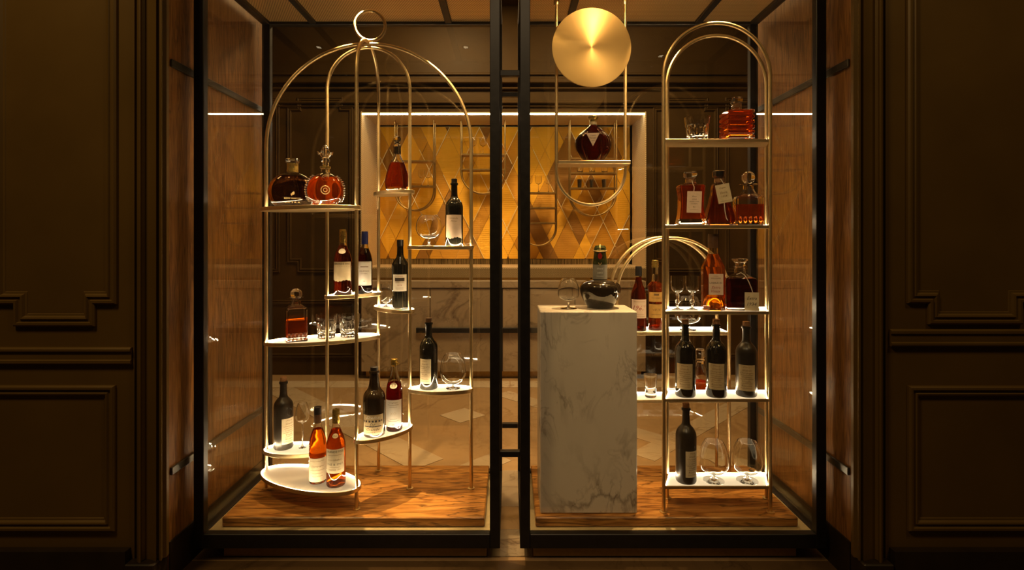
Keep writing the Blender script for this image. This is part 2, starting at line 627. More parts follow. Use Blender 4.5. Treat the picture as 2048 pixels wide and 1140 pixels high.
    def extrude_poly(self, pts, axis_vec):
        """pts: closed polygon (list of 3d), extruded along axis_vec"""
        a = [Vector(p) for p in pts]
        b = [p + Vector(axis_vec) for p in a]
        n = len(a)
        fs = [tuple(range(n))[::-1], tuple(range(n, 2 * n))]
        fs += [(i, (i + 1) % n, n + (i + 1) % n, n + i) for i in range(n)]
        return self.add(a + b, fs)

    def build(self, name, mat, parent=None, off=None, smooth=True, angle=32, fix=False):
        o = Vector(off) if off is not None else Vector((0, 0, 0))
        me = bpy.data.meshes.new(name)
        me.from_pydata([(p[0] - o.x, p[1] - o.y, p[2] - o.z) for p in self.v], [], self.f)
        if fix:
            import bmesh
            bm = bmesh.new()
            bm.from_mesh(me)
            bmesh.ops.recalc_face_normals(bm, faces=bm.faces)
            bm.to_mesh(me)
            bm.free()
        if smooth:
            me.polygons.foreach_set('use_smooth', [True] * len(me.polygons))
            me.set_sharp_from_angle(angle=R(angle))
        me.materials.append(MATS[mat])
        me.update()
        ob = bpy.data.objects.new(name, me)
        COL.objects.link(ob)
        if parent:
            ob.parent = parent
        return ob


def tag(o, label=None, cat=None, group=None, kind=None):
    if label:
        o['label'] = label
    if cat:
        o['category'] = cat
    if group:
        o['group'] = group
    if kind:
        o['kind'] = kind
    return o


def thing(name, label, cat, loc=(0, 0, 0), rz=0.0, group=None):
    o = bpy.data.objects.new(name, None)
    o.empty_display_size = 0.05
    COL.objects.link(o)
    o.location = loc
    o.rotation_euler = (0, 0, rz)
    return tag(o, label, cat, group)


def spl(pts, n=4):
    """Catmull-Rom through 2d/3d points"""
    out = []
    P = [tuple(p) for p in pts]
    for i in range(len(P) - 1):
        p0, p1, p2, p3 = P[max(i - 1, 0)], P[i], P[i + 1], P[min(i + 2, len(P) - 1)]
        for k in range(n):
            t = k / n
            out.append(tuple(0.5 * ((2 * b) + (-a + c) * t + (2 * a - 5 * b + 4 * c - e) * t * t + (-a + 3 * b - 3 * c + e) * t ** 3)
                             for a, b, c, e in zip(p0, p1, p2, p3)))
    out.append(P[-1])
    return out


def sring(hx, hy, z, p, n=40, rot=0.0):
    """superellipse ring, p = 2 round ... 8 square"""
    out = []
    for k in range(n):
        a = 2 * PI * (k + 0.5) / n
        c, s = math.cos(a), math.sin(a)
        x = hx * math.copysign(abs(c) ** (2 / p), c)
        y = hy * math.copysign(abs(s) ** (2 / p), s)
        out.append((x * math.cos(rot) - y * math.sin(rot), x * math.sin(rot) + y * math.cos(rot), z))
    return out


def oring(hx, hy, z, ch):
    """rectangle ring with chamfered corners (8 points)"""
    a, b = hx - ch, hy - ch
    return [(hx, -b, z), (hx, b, z), (a, hy, z), (-a, hy, z), (-hx, b, z), (-hx, -b, z), (-a, -hy, z), (a, -hy, z)]


TXT = {}


def text_mesh(body, shear=0.0):
    key = (body, shear)
    if key not in TXT:
        cu = bpy.data.curves.new('lettering', 'FONT')
        cu.body = body
        cu.size = 1.0
        cu.align_x = 'CENTER'
        cu.shear = shear
        cu.resolution_u = 1
        ob = bpy.data.objects.new('lettering', cu)
        COL.objects.link(ob)
        dg = bpy.context.evaluated_depsgraph_get()
        me = bpy.data.meshes.new_from_object(ob.evaluated_get(dg))
        vs = [tuple(v.co) for v in me.vertices]
        fs = [tuple(p.vertices) for p in me.polygons]
        bpy.data.objects.remove(ob)
        bpy.data.curves.remove(cu)
        bpy.data.meshes.remove(me)
        TXT[key] = (vs, fs)
    return TXT[key]


def add_text(mb, body, width, zc, place, hmax=None, shear=0.0):
    """place(u, z) -> 3d point; text is fitted to width (and a line height)"""
    vs, fs = text_mesh(body, shear)
    if not vs:
        return
    x0, x1 = min(v[0] for v in vs), max(v[0] for v in vs)
    y0, y1 = min(v[1] for v in vs), max(v[1] for v in vs)
    k = width / (x1 - x0)
    ky = k
    if hmax and k * (y1 - y0) > hmax:
        ky = hmax / (y1 - y0)
    mb.add([place((v[0] - (x0 + x1) / 2) * k, zc + (v[1] - (y0 + y1) / 2) * ky) for v in vs], fs)


def tube_arch(x0, x1, y, zbot, ztop, n=28):
    """two posts joined by a half circle, plane parallel to the picture"""
    r = (x1 - x0) / 2
    c = (x0 + x1) / 2
    zs = ztop - r
    pts = [(x0, y, zbot), (x0, y, (zbot + zs) / 2)]
    pts += [(c - r * math.cos(PI * k / n), y, zs + r * math.sin(PI * k / n)) for k in range(n + 1)]
    pts += [(x1, y, (zbot + zs) / 2), (x1, y, zbot)]
    return pts


# ================================================================== SETTING
FLOORH = -612
PLATH = -538
dW = 0.875            # hall wall face
XJ = 610              # stone lining of the opening
dJ, dJ2 = 0.893, 1.262


def struct(o, label=None):
    o['kind'] = 'structure'
    if label:
        o['label'] = label
    return o


def inset_band(c0, c1, sign, u0, u1, along):
    """floor band strip: sign +1: X+Y in [c0,c1]; -1: X-Y in [c0,c1]; along coordinate in [u0,u1] (units)"""
    pts = []
    for c, u in ((c0, u0), (c1, u0), (c1, u1), (c0, u1)):
        if sign > 0:
            X, Y = (c + u) / 2, (c - u) / 2
        else:
            X, Y = (u + c) / 2, (u - c) / 2
        pts.append((X * S, Y * S, 0))
    return pts


floor = struct(MB().box(-4.2, 4.2, 0.955 * D0, 5.6, -0.08, 0.0).build('floor', 'marble_beige', smooth=False))
struct(MB().box(-4.2, 4.2, -2.6, 0.955 * D0 - 0.002, -0.08, -0.0005).build('floor_hall', 'marble_dim', smooth=False))  # the hall's dimness is painted into this floor's darker marble
# white marble inlays of the floor behind the cases, each slab its own piece
def slab(poly, top=0.0035, mat='marble_inlay'):
    mb = MB()
    cxm = sum(p[0] for p in poly) / len(poly)
    cym = sum(p[1] for p in poly) / len(poly)
    pl = [Vector((cxm + (p[0] - cxm) * 0.992, cym + (p[1] - cym) * 0.992, -0.002)) for p in poly]
    a = (pl[1] - pl[0]).cross(pl[2] - pl[1])
    if a.z < 0:
        pl = pl[::-1]
    mb.extrude_poly(pl, (0, 0, top + 0.002))
    return mb.build('inlay_slab', mat, floor, smooth=False)


dc = (-166 * S, 1831 * S)
dm = slab([(dc[0] - 80 * S, dc[1], 0), (dc[0], dc[1] - 78 * S, 0), (dc[0] + 80 * S, dc[1], 0), (dc[0], dc[1] + 78 * S, 0)])
dm['label'] = 'pale marble diamond set in the floor'
for c0, c1, sg, us in ((1133, 1280, 1, (-3500, -3130, -2760, -2390, -2020, -1650)),
                       (2010, 2120, 1, (-2500, -2130, -1760, -1390, -1020, -650)),
                       (-1560, -1450, -1, (900, 1180, 1460)),
                       (-1160, -1050, -1, (1450, 1850, 2250, 2650, 3050))):
    for a, b in zip(us[:-1], us[1:]):
        p = inset_band(c0, c1, sg, a, b, 0)
        if max(q[1] for q in p) < 2.2 * D0 and min(q[1] for q in p) > 1.25 * D0:
            slab(p, 0.0035 if sg > 0 else 0.0028, 'marble_band')
for k in range(8):      # pale border along the counter
    slab([((-1500 + 375 * k) * S, 2.07 * D0, 0), ((-1125 + 375 * k) * S, 2.07 * D0, 0), ((-1125 + 375 * k) * S, 2.165 * D0, 0), ((-1500 + 375 * k) * S, 2.165 * D0, 0)], 0.0042)
for k in range(4):      # threshold slabs seen in the gap between the cases
    y0, y1 = (0.965 + 0.09 * k) * D0, (1.055 + 0.09 * k) * D0
    slab([(-44 * S, y0, 0), (44 * S, y0, 0), (44 * S, y1, 0), (-44 * S, y1, 0)], 0.004, 'marble_counter' if k != 1 else 'marble_beige')

# hall walls left and right of the opening
ztop = 3.6


def P(px, py, d=dW):
    return W(px, py, d)


def moulding(path, prof, closed, d, name, parent, mat='wall_lacquer'):
    """mitred moulding on a wall facing the camera; path in pixels at depth d; prof = (inward offset px, height px)"""
    n = len(path)
    pv = [Vector((p[0], p[1])) for p in path]
    area = sum(pv[i].x * pv[(i + 1) % n].y - pv[(i + 1) % n].x * pv[i].y for i in range(n))
    sgn = 1 if area > 0 else -1
    rs = []
    for i in range(n):
        def nrm(a, b):
            t = (b - a).normalized()
            return Vector((-t.y, t.x)) * sgn
        if closed:
            n0, n1 = nrm(pv[i - 1], pv[i]), nrm(pv[i], pv[(i + 1) % n])
        else:
            n0 = nrm(pv[max(i - 1, 0)], pv[max(i - 1, 0) + 1])
            n1 = nrm(pv[min(i, n - 2)], pv[min(i, n - 2) + 1])
        m = n0 + n1
        m = m / max(0.3, m.dot(n0))
        rs.append([W(pv[i].x + m.x * o, pv[i].y + m.y * o, d) + Vector((0, -hh * d * S, 0)) for o, hh in prof])
    return MB().rings(rs, closed=closed).build(name, mat, parent, fix=True, angle=25)


FRAME = [(0, -1), (0, 5), (3, 8), (7, 8), (9, 4), (13, 4), (15, 7), (18, 6), (21, 2), (24, 1.5), (26, -1)]
RAIL = [(0, -1), (0, 6), (3, 9), (7, 9), (9, 5), (24, 5), (26, 8), (31, 8), (34, 3), (34, -1)]

wl = struct(MB().box(-4.2, W(270, 0, dW).x, dW * D0, dW * D0 + 0.25, 0, ztop).build('wall_left', 'wall_lacquer', smooth=False))
moulding([(236, -330), (236, 608), (193, 608), (193, 652), (31, 652), (31, 608), (-13, 608), (-13, -330)], FRAME, True, dW, 'panel_moulding', wl)
moulding([(233, 770), (233, 1060), (-300, 1060), (-300, 770)], FRAME, True, dW, 'panel_moulding', wl)
moulding([(266, 694), (-420, 694)], RAIL, False, dW, 'chair_rail', wl)
bl = struct(MB().box(-4.2, W(262, 0, dW).x, dW * D0 - 0.03, dW * D0 - 0.001, 0.001, EZ - (1094 - CY) * dW * S).build('baseboard_left', 'skirting_dark', smooth=False))
wr = struct(MB().box(W(1770, 0, dW).x, 4.2, dW * D0, dW * D0 + 0.25, 0, ztop).build('wall_right', 'wall_lacquer', smooth=False))
moulding([(1812, -330), (1812, 606), (1853, 606), (1853, 648), (2041, 648), (2041, 606), (2083, 606), (2083, -330)], FRAME, True, dW, 'panel_moulding', wr)
moulding([(1814, 771), (1814, 1060), (2350, 1060), (2350, 771)], FRAME, True, dW, 'panel_moulding', wr)
moulding([(1778, 692), (2450, 692)], RAIL, False, dW, 'chair_rail', wr)
br = struct(MB().box(W(1778, 0, dW).x, 4.2, dW * D0 - 0.03, dW * D0 - 0.001, 0.001, EZ - (1094 - CY) * dW * S).build('baseboard_right', 'skirting_dark', smooth=False))

# moulded architraves around the opening
PIL = [(266, 0.874), (269, 0.874), (270, 0.885), (273, 0.885), (274, 0.866), (277, 0.862), (281, 0.863), (284, 0.869), (290, 0.873), (300, 0.872),
       (308, 0.868), (312, 0.867), (314, 0.872), (318, 0.872), (319, 0.868), (323, 0.868), (325, 0.875), (333, 0.878), (338, 0.888)]


def architrave(side, name):
    pts = []
    for px, d in PIL:
        q = W(px, 0, d)
        pts.append((q.x if side < 0 else -q.x, q.y, 0.115))
    xj = -XJ * S - 0.001 if side < 0 else XJ * S + 0.001
    pts.append((xj, dJ * D0 - 0.001, 0.115))
    pts.append((pts[0][0], dJ * D0 - 0.001, 0.115))
    o = MB().extrude_poly(pts, (0, 0, ztop - 0.115)).build(name, 'wall_lacquer', None, fix=True, angle=20)
    struct(o)
    x0, x1 = sorted((pts[0][0], xj))
    MB().bevbox(x0 - 0.006, x1 + 0.0, 0.862 * D0 - 0.012, dJ * D0 - 0.001, 0.001, 0.115, 0.004).build('plinth_block', 'skirting_dark', o, smooth=False)
    return o


architrave(-1, 'trim_1')
architrave(1, 'trim_2')

# stone lining, skirting and steel rails
for side, nm in ((-1, 'wall_lining_left'), (1, 'wall_lining_right')):
    a, b = sorted((side * XJ * S, side * (XJ + 90) * S))
    w = struct(MB().box(a, b, dJ * D0, dJ2 * D0, 0, ztop).build(nm, 'stone_wall', smooth=False))
    a, b = sorted((side * (XJ - 3) * S, side * (XJ - 0.2) * S))
    MB().box(a, b, dJ * D0 + 0.001, dJ2 * D0, 0.001, EZ - 540 * S).build('skirting', 'skirting_dark', w, smooth=False)
    a, b = sorted((side * (XJ - 5) * S, side * (XJ - 0.2) * S))
    for h0, h1 in ((311, 325), (-422, -408)):
        MB().bevbox(a, b, (dJ + 0.003) * D0, dJ2 * D0, EZ + h0 * S, EZ + h1 * S, 0.002).build('steel_rail', 'rail_steel', w, smooth=False)

# room behind
dB = 2.27
zc = 3.5
X0n, X1n = -298 * dB, 272 * dB           # niche opening
H1n, H0n = 256 * dB, -57 * dB
bx = 4.2
yB = dB * D0
wb = MB()
wb.box(-bx, X0n * S, yB, yB + 0.75, 0, zc)
wb.box(X1n * S, bx, yB, yB + 0.75, 0, zc)
wb.box(X0n * S, X1n * S, yB, yB + 0.75, EZ + H1n * S, zc)
wb.box(X0n * S, X1n * S, yB, yB + 0.75, 0, EZ + H0n * S)
wall_b = struct(wb.build('wall_back', 'back_lacquer', smooth=False))
struct(MB().box(-bx, bx, yB + 0.751, yB + 0.85, 0, zc).build('wall_niche_back', 'back_lacquer', smooth=False))
struct(MB().box(-bx - 0.15, -bx, -2.6, yB + 0.85, 0, zc).build('wall_side_left', 'back_lacquer', smooth=False))
struct(MB().box(bx, bx + 0.15, -2.6, yB + 0.85, 0, zc).build('wall_side_right', 'back_lacquer', smooth=False))
struct(MB().box(-bx, bx, dJ2 * D0 + 0.02, yB + 0.85, zc, zc + 0.1).build('ceiling', 'back_lacquer', smooth=False))
FR2 = [(0, -1), (0, 2), (1.5, 3.5), (3, 2), (5, 2), (6, 3.5), (8, 1), (9, -1)]
for xs in ((-8, 150), (575, 706), (1306, 1436)):
    a, b = xs
    nx = 20
    moulding([(b, 215), (b - nx, 215), (b - nx, 195), (a + nx, 195), (a + nx, 215), (a, 215), (a, 525), (a + nx, 525), (a + nx, 545), (b - nx, 545), (b - nx, 525), (b, 525)],
             FR2, True, dB, 'panel_moulding', wall_b, 'back_lacquer')
for a, b in ((420, 560), (1450, 1640)):
    moulding([(b, 195), (b, 545), (a, 545), (a, 195)], FR2, True, dB, 'panel_moulding', wall_b, 'back_lacquer')
for a, b in ((450, 712), (1302, 1600)):
    moulding([(b, 600), (b, 715), (a, 715), (a, 600)], FR2, True, dB, 'panel_moulding', wall_b, 'back_lacquer')
for y, t, p in ((146, 5, 0.02), (160, 9, 0.06), (176, 4, 0.035), (203, 5, 0.03), (212, 3, 0.02)):
    z1, z0 = EZ + (CY - y) * dB * S, EZ + (CY - y - t) * dB * S
    MB().bevbox(-bx + 0.01, bx - 0.01, yB - p, yB - 0.0005, z0, z1, 0.006).build('cornice_moulding', 'back_lacquer', wall_b, smooth=False)

# niche lining, LED line, frame
dN = 2.55
yN = dN * D0
nl = MB()
e = 0.012
nl.box(X0n * S + 0.0005, X0n * S + e, yB - 0.012, yN, EZ + H0n * S, EZ + H1n * S)
nl.box(X1n * S - e, X1n * S - 0.0005, yB - 0.012, yN, EZ + H0n * S, EZ + H1n * S)
nl.box(X0n * S + e, X1n * S - e, yB + 0.02, yN, EZ + H1n * S - e, EZ + H1n * S - 0.0005)
nl.box(X0n * S + e, X1n * S - e, yB, yN, EZ + H0n * S + 0.0005, EZ + H0n * S + e)
tr3 = struct(nl.build('trim_3', 'mesh_niche', smooth=False), 'perforated metal lining of the back niche')
MB().box(X0n * S + e, X1n * S - e, yB + 0.006, yB + 0.018, EZ + H1n * S - 0.022, EZ + H1n * S - 0.002).build('led_line', 'niche_led', tr3, smooth=False)
MB().box(X0n * S + e, X1n * S - e, yB - 0.002, yB + 0.005, EZ + H1n * S - 0.010, EZ + H1n * S - 0.0).build('led_shield', 'brass_dark', tr3, smooth=False)
# inner stepped surround around the screen
gx0, gx1 = -262 * dN, 242 * dN
gz0, gz1 = -38 * dN, 227 * dN
sr = MB()
yS0, yS1 = yN - 0.10, yN
sr.box(X0n * S + e, gx0 * S, yS0, yS1, EZ + H0n * S + e, EZ + H1n * S - e)
sr.box(gx1 * S, X1n * S - e, yS0, yS1, EZ + H0n * S + e, EZ + H1n * S - e)
sr.box(gx0 * S, gx1 * S, yS0, yS1, EZ + gz1 * S, EZ + H1n * S - e)
sr.build('surround', 'mesh_niche', tr3, smooth=False)
MB().box(gx0 * S, gx1 * S, yN - 0.012, yN, EZ + H0n * S + e, EZ + gz0 * S - 0.002).build('streaked_band', 'streak_band', tr3, smooth=False)
MB().box(X0n * S, X1n * S, yB - 0.014, yB - 0.0005, EZ + H0n * S - 41 * S, EZ + H0n * S).build('perforated_band', 'mesh_band', tr3, smooth=False)
MB().box(X0n * S, X1n * S, yB - 0.03, yB - 0.0005, EZ + H0n * S - 57 * S, EZ + H0n * S - 41.5 * S).build('brass_strip', 'brass_dark', tr3, smooth=False)


# ------------------------------------------------------------------ gold diamond screen
def clip(poly, x0, x1, z0, z1):
    for ax, lim, keep in ((0, x0, 1), (0, x1, -1), (1, z0, 1), (1, z1, -1)):
        out = []
        for i in range(len(poly)):
            a, b = poly[i - 1], poly[i]
            ia, ib = (a[ax] - lim) * keep >= 0, (b[ax] - lim) * keep >= 0
            if ia != ib:
                t = (lim - a[ax]) / (b[ax] - a[ax])
                out.append((a[0] + t * (b[0] - a[0]), a[1] + t * (b[1] - a[1])))
            if ib:
                out.append(b)
        poly = out
        if len(poly) < 3:
            return []
    return poly


GL = V(0, dN, 0)
screen = thing('gold_screen', 'gold ribbed screen of overlapping diamond panels in the back niche', 'screen', (0, yN + 0.03, EZ + gz0 * S))
so = screen.location
MB().box(gx0 * S + 0.002, gx1 * S - 0.002, yN + 0.012, yN + 0.03, EZ + gz0 * S, EZ + gz1 * S).build('backing', 'gold_dark', screen, so, smooth=False)
rnd = random.Random(23)
SL = 76 / 156
LEN = {}


def breaks(lo, hi):
    out = [lo]
    i = 0
    while out[-1] < hi:
        out.append(out[-1] + (50, 27, 46, 30, 58, 24)[i % 6] + rnd.uniform(-4, 4))
        i += 1
    return out


U = breaks(758 - 130 - 30, 1275)            # u = x - SL * (y - 253) ... lines leaning right going down
Vv = breaks(758 - 8, 1262 + 140)            # v = x + SL * (y - 253)
toneu = [rnd.choice((0, 1, 1, 2)) for _ in U]
tonev = [rnd.choice((0, 0, 1, 1)) for _ in Vv]
for i in range(len(U) - 1):
    for j in range(len(Vv) - 1):
        pts = []
        for u, v in ((U[i], Vv[j]), (U[i + 1], Vv[j]), (U[i + 1], Vv[j + 1]), (U[i], Vv[j + 1])):
            pts.append(((u + v) / 2, 253 + (v - u) / (2 * SL)))
        cxp = sum(p[0] for p in pts) / 4
        czp = sum(p[1] for p in pts) / 4
        q = [(cxp + (a - cxp) * 0.985, czp + (b - czp) * 0.985) for a, b in pts]
        q = clip(q, 758.8, 1261.2, 253.8, 517.5)
        if len(q) < 3:
            continue
        ar = abs(sum(q[k][0] * q[k - 1][1] - q[k - 1][0] * q[k][1] for k in range(len(q)))) / 2
        if ar < 60:
            continue
        tx, tz = rnd.uniform(-0.06, 0.06), rnd.uniform(-0.05, 0.05)
        k_ = dN * S
        fr = [Vector(((a - CX) * k_, yN - 0.004 + ((a - cxp) * tx + (b - czp) * tz) * k_, EZ - (b - CY) * k_)) for a, b in q]
        bk = [Vector(((a - CX) * k_, yN + 0.011, EZ - (b - CY) * k_)) for a, b in q]
        n = len(q)
        m = MB().add(fr + bk, [tuple(range(n)), tuple(range(n, 2 * n))[::-1]] + [(k, n + k, n + (k + 1) % n, (k + 1) % n) for k in range(n)])
        t_ = min(2, max(0, toneu[i] + tonev[j] - (1 if rnd.random() < 0.35 else 0)))
        m.build('diamond_panel', ('gold_bright', 'gold_mid', 'gold_dark')[t_], screen, so, smooth=False, fix=True)
# raised brass strips along some of the joints, glints put into their pale colour
for fam, br_ in (('u', U), ('v', Vv)):
    for c in br_:
        if rnd.random() < 0.30:
            continue
        y0 = rnd.choice((255, 255, 300, 350, 390))
        y1 = min(516, y0 + rnd.uniform(70, 200))
        fx = (lambda y: c + SL * (y - 253)) if fam == 'u' else (lambda y: c - SL * (y - 253))
        # shorten to the part inside the screen
        ys = [y0 + (y1 - y0) * t / 60 for t in range(61)]
        ys = [y for y in ys if 761 < fx(y) < 1259]
        if len(ys) < 12:
            continue
        p0, p1 = W(fx(ys[0]), ys[0], dN), W(fx(ys[-1]), ys[-1], dN)
        p0.y = p1.y = yN - 0.024
        MB().tube([p0, p1], 0.0036, 6).build('brass_strip', 'brass_glint', screen, so)
for x in (gx0 * S + 0.004, gx1 * S - 0.004):
    MB().tube([(x, yN - 0.02, EZ + gz0 * S + 0.004), (x, yN - 0.02, EZ + gz1 * S - 0.004)], 0.004, 6).build('edge_strip', 'brass_glint', screen, so)
MB().tube([(gx0 * S + 0.01, yN - 0.02, EZ + gz1 * S - 0.006), (gx1 * S - 0.01, yN - 0.02, EZ + gz1 * S - 0.006)], 0.004, 6).build('edge_strip', 'brass_glint', screen, so)

# ------------------------------------------------------------------ counter under the niche
dC = 2.2
yC = dC * D0
cb0, cb1 = (722 - CX) * dC * S, (1292 - CX) * dC * S
counter = thing('marble_counter', 'low marble fronted counter under the gold screen', 'counter', ((cb0 + cb1) / 2, yC, 0.005))
co = counter.location
ztc = EZ - (562 - CY) * dC * S
zdb = EZ - (743 - CY) * dC * S
MB().box(cb0 + 0.02, cb1 - 0.02, yC + 0.022, yB - 0.032, zdb - 0.003, ztc - 0.07).build('carcass', 'skirting_dark', counter, co, smooth=False)
MB().bevbox(cb0, cb1, yC - 0.01, yB - 0.032, ztc - 0.062, ztc, 0.003).build('worktop', 'marble_counter', counter, co, smooth=False)
MB().box(cb0 + 0.03, cb1 - 0.03, yC + 0.06, yB - 0.033, 0.005, zdb - 0.004).build('toe_kick', 'brass_dark', counter, co, smooth=False)
seams = [722, 860, 1005, 1150, 1292]
for a, b in zip(seams[:-1], seams[1:]):
    MB().bevbox((a - CX) * dC * S + 0.003, (b - CX) * dC * S - 0.003, yC, yC + 0.02, zdb, ztc - 0.068, 0.002).build('door_panel', 'marble_counter', counter, co, smooth=False)
p0, p1 = W(833, 655, dC), W(1086, 665, dC)
MB().bevbox(p0.x, p1.x, yC - 0.025, yC - 0.0005, p1.z, p0.z, 0.002).build('handle_rail', 'black_steel', counter, co, smooth=False)

# ================================================================== GLASS CASES
dF, dR = 0.95, 1.21
FT = 0.016        # half depth of the frame bars (m)


def case(side):
    lab = ('black framed glass display case around the tall birdcage rack', 'black framed glass display case around the marble pedestal')[side > 0]
    xo, xi = 597, 19             # outer and inner limits (units)
    xs = (-xo, -xi) if side < 0 else (xi, xo)
    a, b = xs[0] * S, xs[1] * S
    root = thing('display_case', lab, 'display case', ((a + b) / 2, (dF + dR) / 2 * D0, 0.004))
    o = root.location
    w = 19 * S
    zb0, zb1 = EZ - 582 * S, EZ - 555 * S
    zt0, zt1 = EZ + 518 * S, EZ + 536 * S
    for d, nm in ((dF, 'front'), (dR, 'rear')):
        y0, y1 = d * D0 - FT, d * D0 + FT
        for x0, x1 in ((a, a + w), (b - w, b)):
            MB().bevbox(x0, x1, y0, y1, zb0, zt1, 0.002).build('stile', 'black_steel', root, o, smooth=False)
        MB().bevbox(a + w, b - w, y0, y1, zb0, zb1, 0.002).build('bottom_rail', 'black_steel', root, o, smooth=False)
        MB().bevbox(a + w, b - w, y0, y1, zt0, zt1, 0.002).build('top_rail', 'black_steel', root, o, smooth=False)
        MB().box(a + w - 0.001, b - w + 0.001, d * D0 - 0.004, d * D0 + 0.004, zb1 - 0.001, zt0 + 0.001).build('glass_pane', 'sheet_glass', root, o, smooth=False)
    for x0, x1 in ((a, a + w), (b - w, b)):
        ys0, ys1 = dF * D0 + FT, dR * D0 - FT
        MB().bevbox(x0, x1, ys0, ys1, zb0, zb1, 0.002).build('side_rail', 'black_steel', root, o, smooth=False)
        MB().bevbox(x0, x1, ys0, ys1, zt0, zt1, 0.002).build('side_rail', 'black_steel', root, o, smooth=False)
        xm = (x0 + x1) / 2
        MB().box(xm - 0.004, xm + 0.004, ys0 - 0.001, ys1 + 0.001, zb1 - 0.001, zt0 + 0.001).build('glass_pane', 'sheet_glass', root, o, smooth=False)
    # inner floor of the case, kick plate below
    MB().box(a + w, b - w, dF * D0 + FT, dR * D0 - FT, zb0 + 0.002, zb1 - 0.004).build('case_floor', 'sill_pale', root, o, smooth=False)
    ka, kb = (-552, -45) if side < 0 else (45, 552)
    MB().box(ka * S, kb * S, 0.965 * D0, 1.19 * D0, 0.004, zb0 - 0.001).build('kick_plate', 'brass_dark', root, o, smooth=False)
    # lid: woven panels between steel beams
    beams = [-474, -148] if side < 0 else [142, 452]
    cuts = [xs[0] + 19] + beams + [xs[1] - 19]
    for x in beams:
        MB().bevbox((x - 8) * S, (x + 8) * S, dF * D0 + FT, dR * D0 - FT, zt0 + 0.004, zt1 - 0.004, 0.002).build('lid_beam', 'black_steel', root, o, smooth=False)
    for x0, x1 in zip(cuts[:-1], cuts[1:]):
        x0 += 8 if x0 in beams else 0
        x1 -= 8 if x1 in beams else 0
        MB().box(x0 * S, x1 * S, dF * D0 + FT, dR * D0 - FT, zt0 + 0.016, zt0 + 0.024).build('lid_panel', 'mesh_lid', root, o, smooth=False)
    px_ = (-49.2 if side < 0 else 38.2) * S
    MB().bevbox(px_, px_ + 11 * S, 1.168 * D0, 1.168 * D0 + 0.012, EZ - 546 * S, EZ - 540.5 * S, 0.001).build('clamp_pin', 'black_steel', root, o, smooth=False)
    # platform stone
    pa, pb = (-559, -49.5) if side < 0 else (49.5, 559)
    pl = MB().bevbox(pa * S, pb * S, 0.9695 * D0, 1.194 * D0, zb1 - 0.003, EZ + PLATH * S, 0.004)
    ob = pl.build('stone_platform', 'stone_platform', None, ((pa + pb) / 2 * S, 1.08 * D0, zb1 - 0.003), smooth=False)
    ob.location = ((pa + pb) / 2 * S, 1.08 * D0, zb1 - 0.003)
    tag(ob, ('brown veined stone platform under the tall birdcage rack', 'brown veined stone platform under the marble pedestal')[side > 0], 'platform')
    return root


case(-1)
case(1)

TIES = (('upper front steel tie bar between the two glass cases', dF, 316), ('upper rear steel tie bar between the two glass cases', dR, 351),
        ('lower front steel tie bar between the two glass cases', dF, -405), ('lower rear steel tie bar between the two glass cases', dR, -448))
for lab, d, h in TIES:
    c = V(0, d, h)
    o = MB().bevbox(-19 * S + 0.0005, 19 * S - 0.0005, -0.012, 0.012, -5.5 * S, 5.5 * S, 0.0015).build('tie_bar', 'black_steel', smooth=False)
    o.location = c
    tag(o, lab, 'bar', 'steel tie bars between the cases')


# downlights in the lids
def downlight(X, d, lab, power, angle, tx=0, td=0.0, th=PLATH):
    zt0 = EZ + 518 * S
    loc = V(X, d, 0)
    loc.z = zt0 + 0.016
    r = thing('downlight', lab, 'lamp', loc, 0, 'spot lamps in the case lids')
    MB().lathe([(0.014, -0.005), (0.021, -0.005), (0.023, -0.0005), (0.014, -0.0005)], 20, closed=True).build('bezel', 'black_steel', r)
    MB().lathe([(0, -0.003), (0.0135, -0.003), (0.0135, -0.0008), (0, -0.0008)], 20).build('lens', 'lamp_lens', r)
    spot_light('downlight_beam', (loc.x, loc.y, loc.z - 0.012), (loc.x + tx * S, loc.y + td * D0, EZ + th * S), power, angle, 0.6, 0.006)


downlight(-330, 1.075, 'small black spot lamp in the lid above the birdcage dome', 240, 52)
downlight(-120, 1.06, 'small black spot lamp in the lid near the inner end of the birdcage case', 100, 50, -10)
downlight(-520, 1.06, 'small black spot lamp in the lid near the outer end of the birdcage case', 6, 50, 80)
downlight(196, 0.968, 'small black spot lamp added in the lid to brighten the round brass disc', 4.6, 140, -4, 0.107, 430)  # added lamp, aimed at the disc only to brighten it
downlight(300, 1.06, 'small black spot lamp in the lid between the disc and the tall arched rack', 165, 50, 10, 0.03)
downlight(430, 0.995, 'small black spot lamp in the lid above the tall arched rack', 70, 46, -30)

# ================================================================== RACKS
TR = 3.7 * S


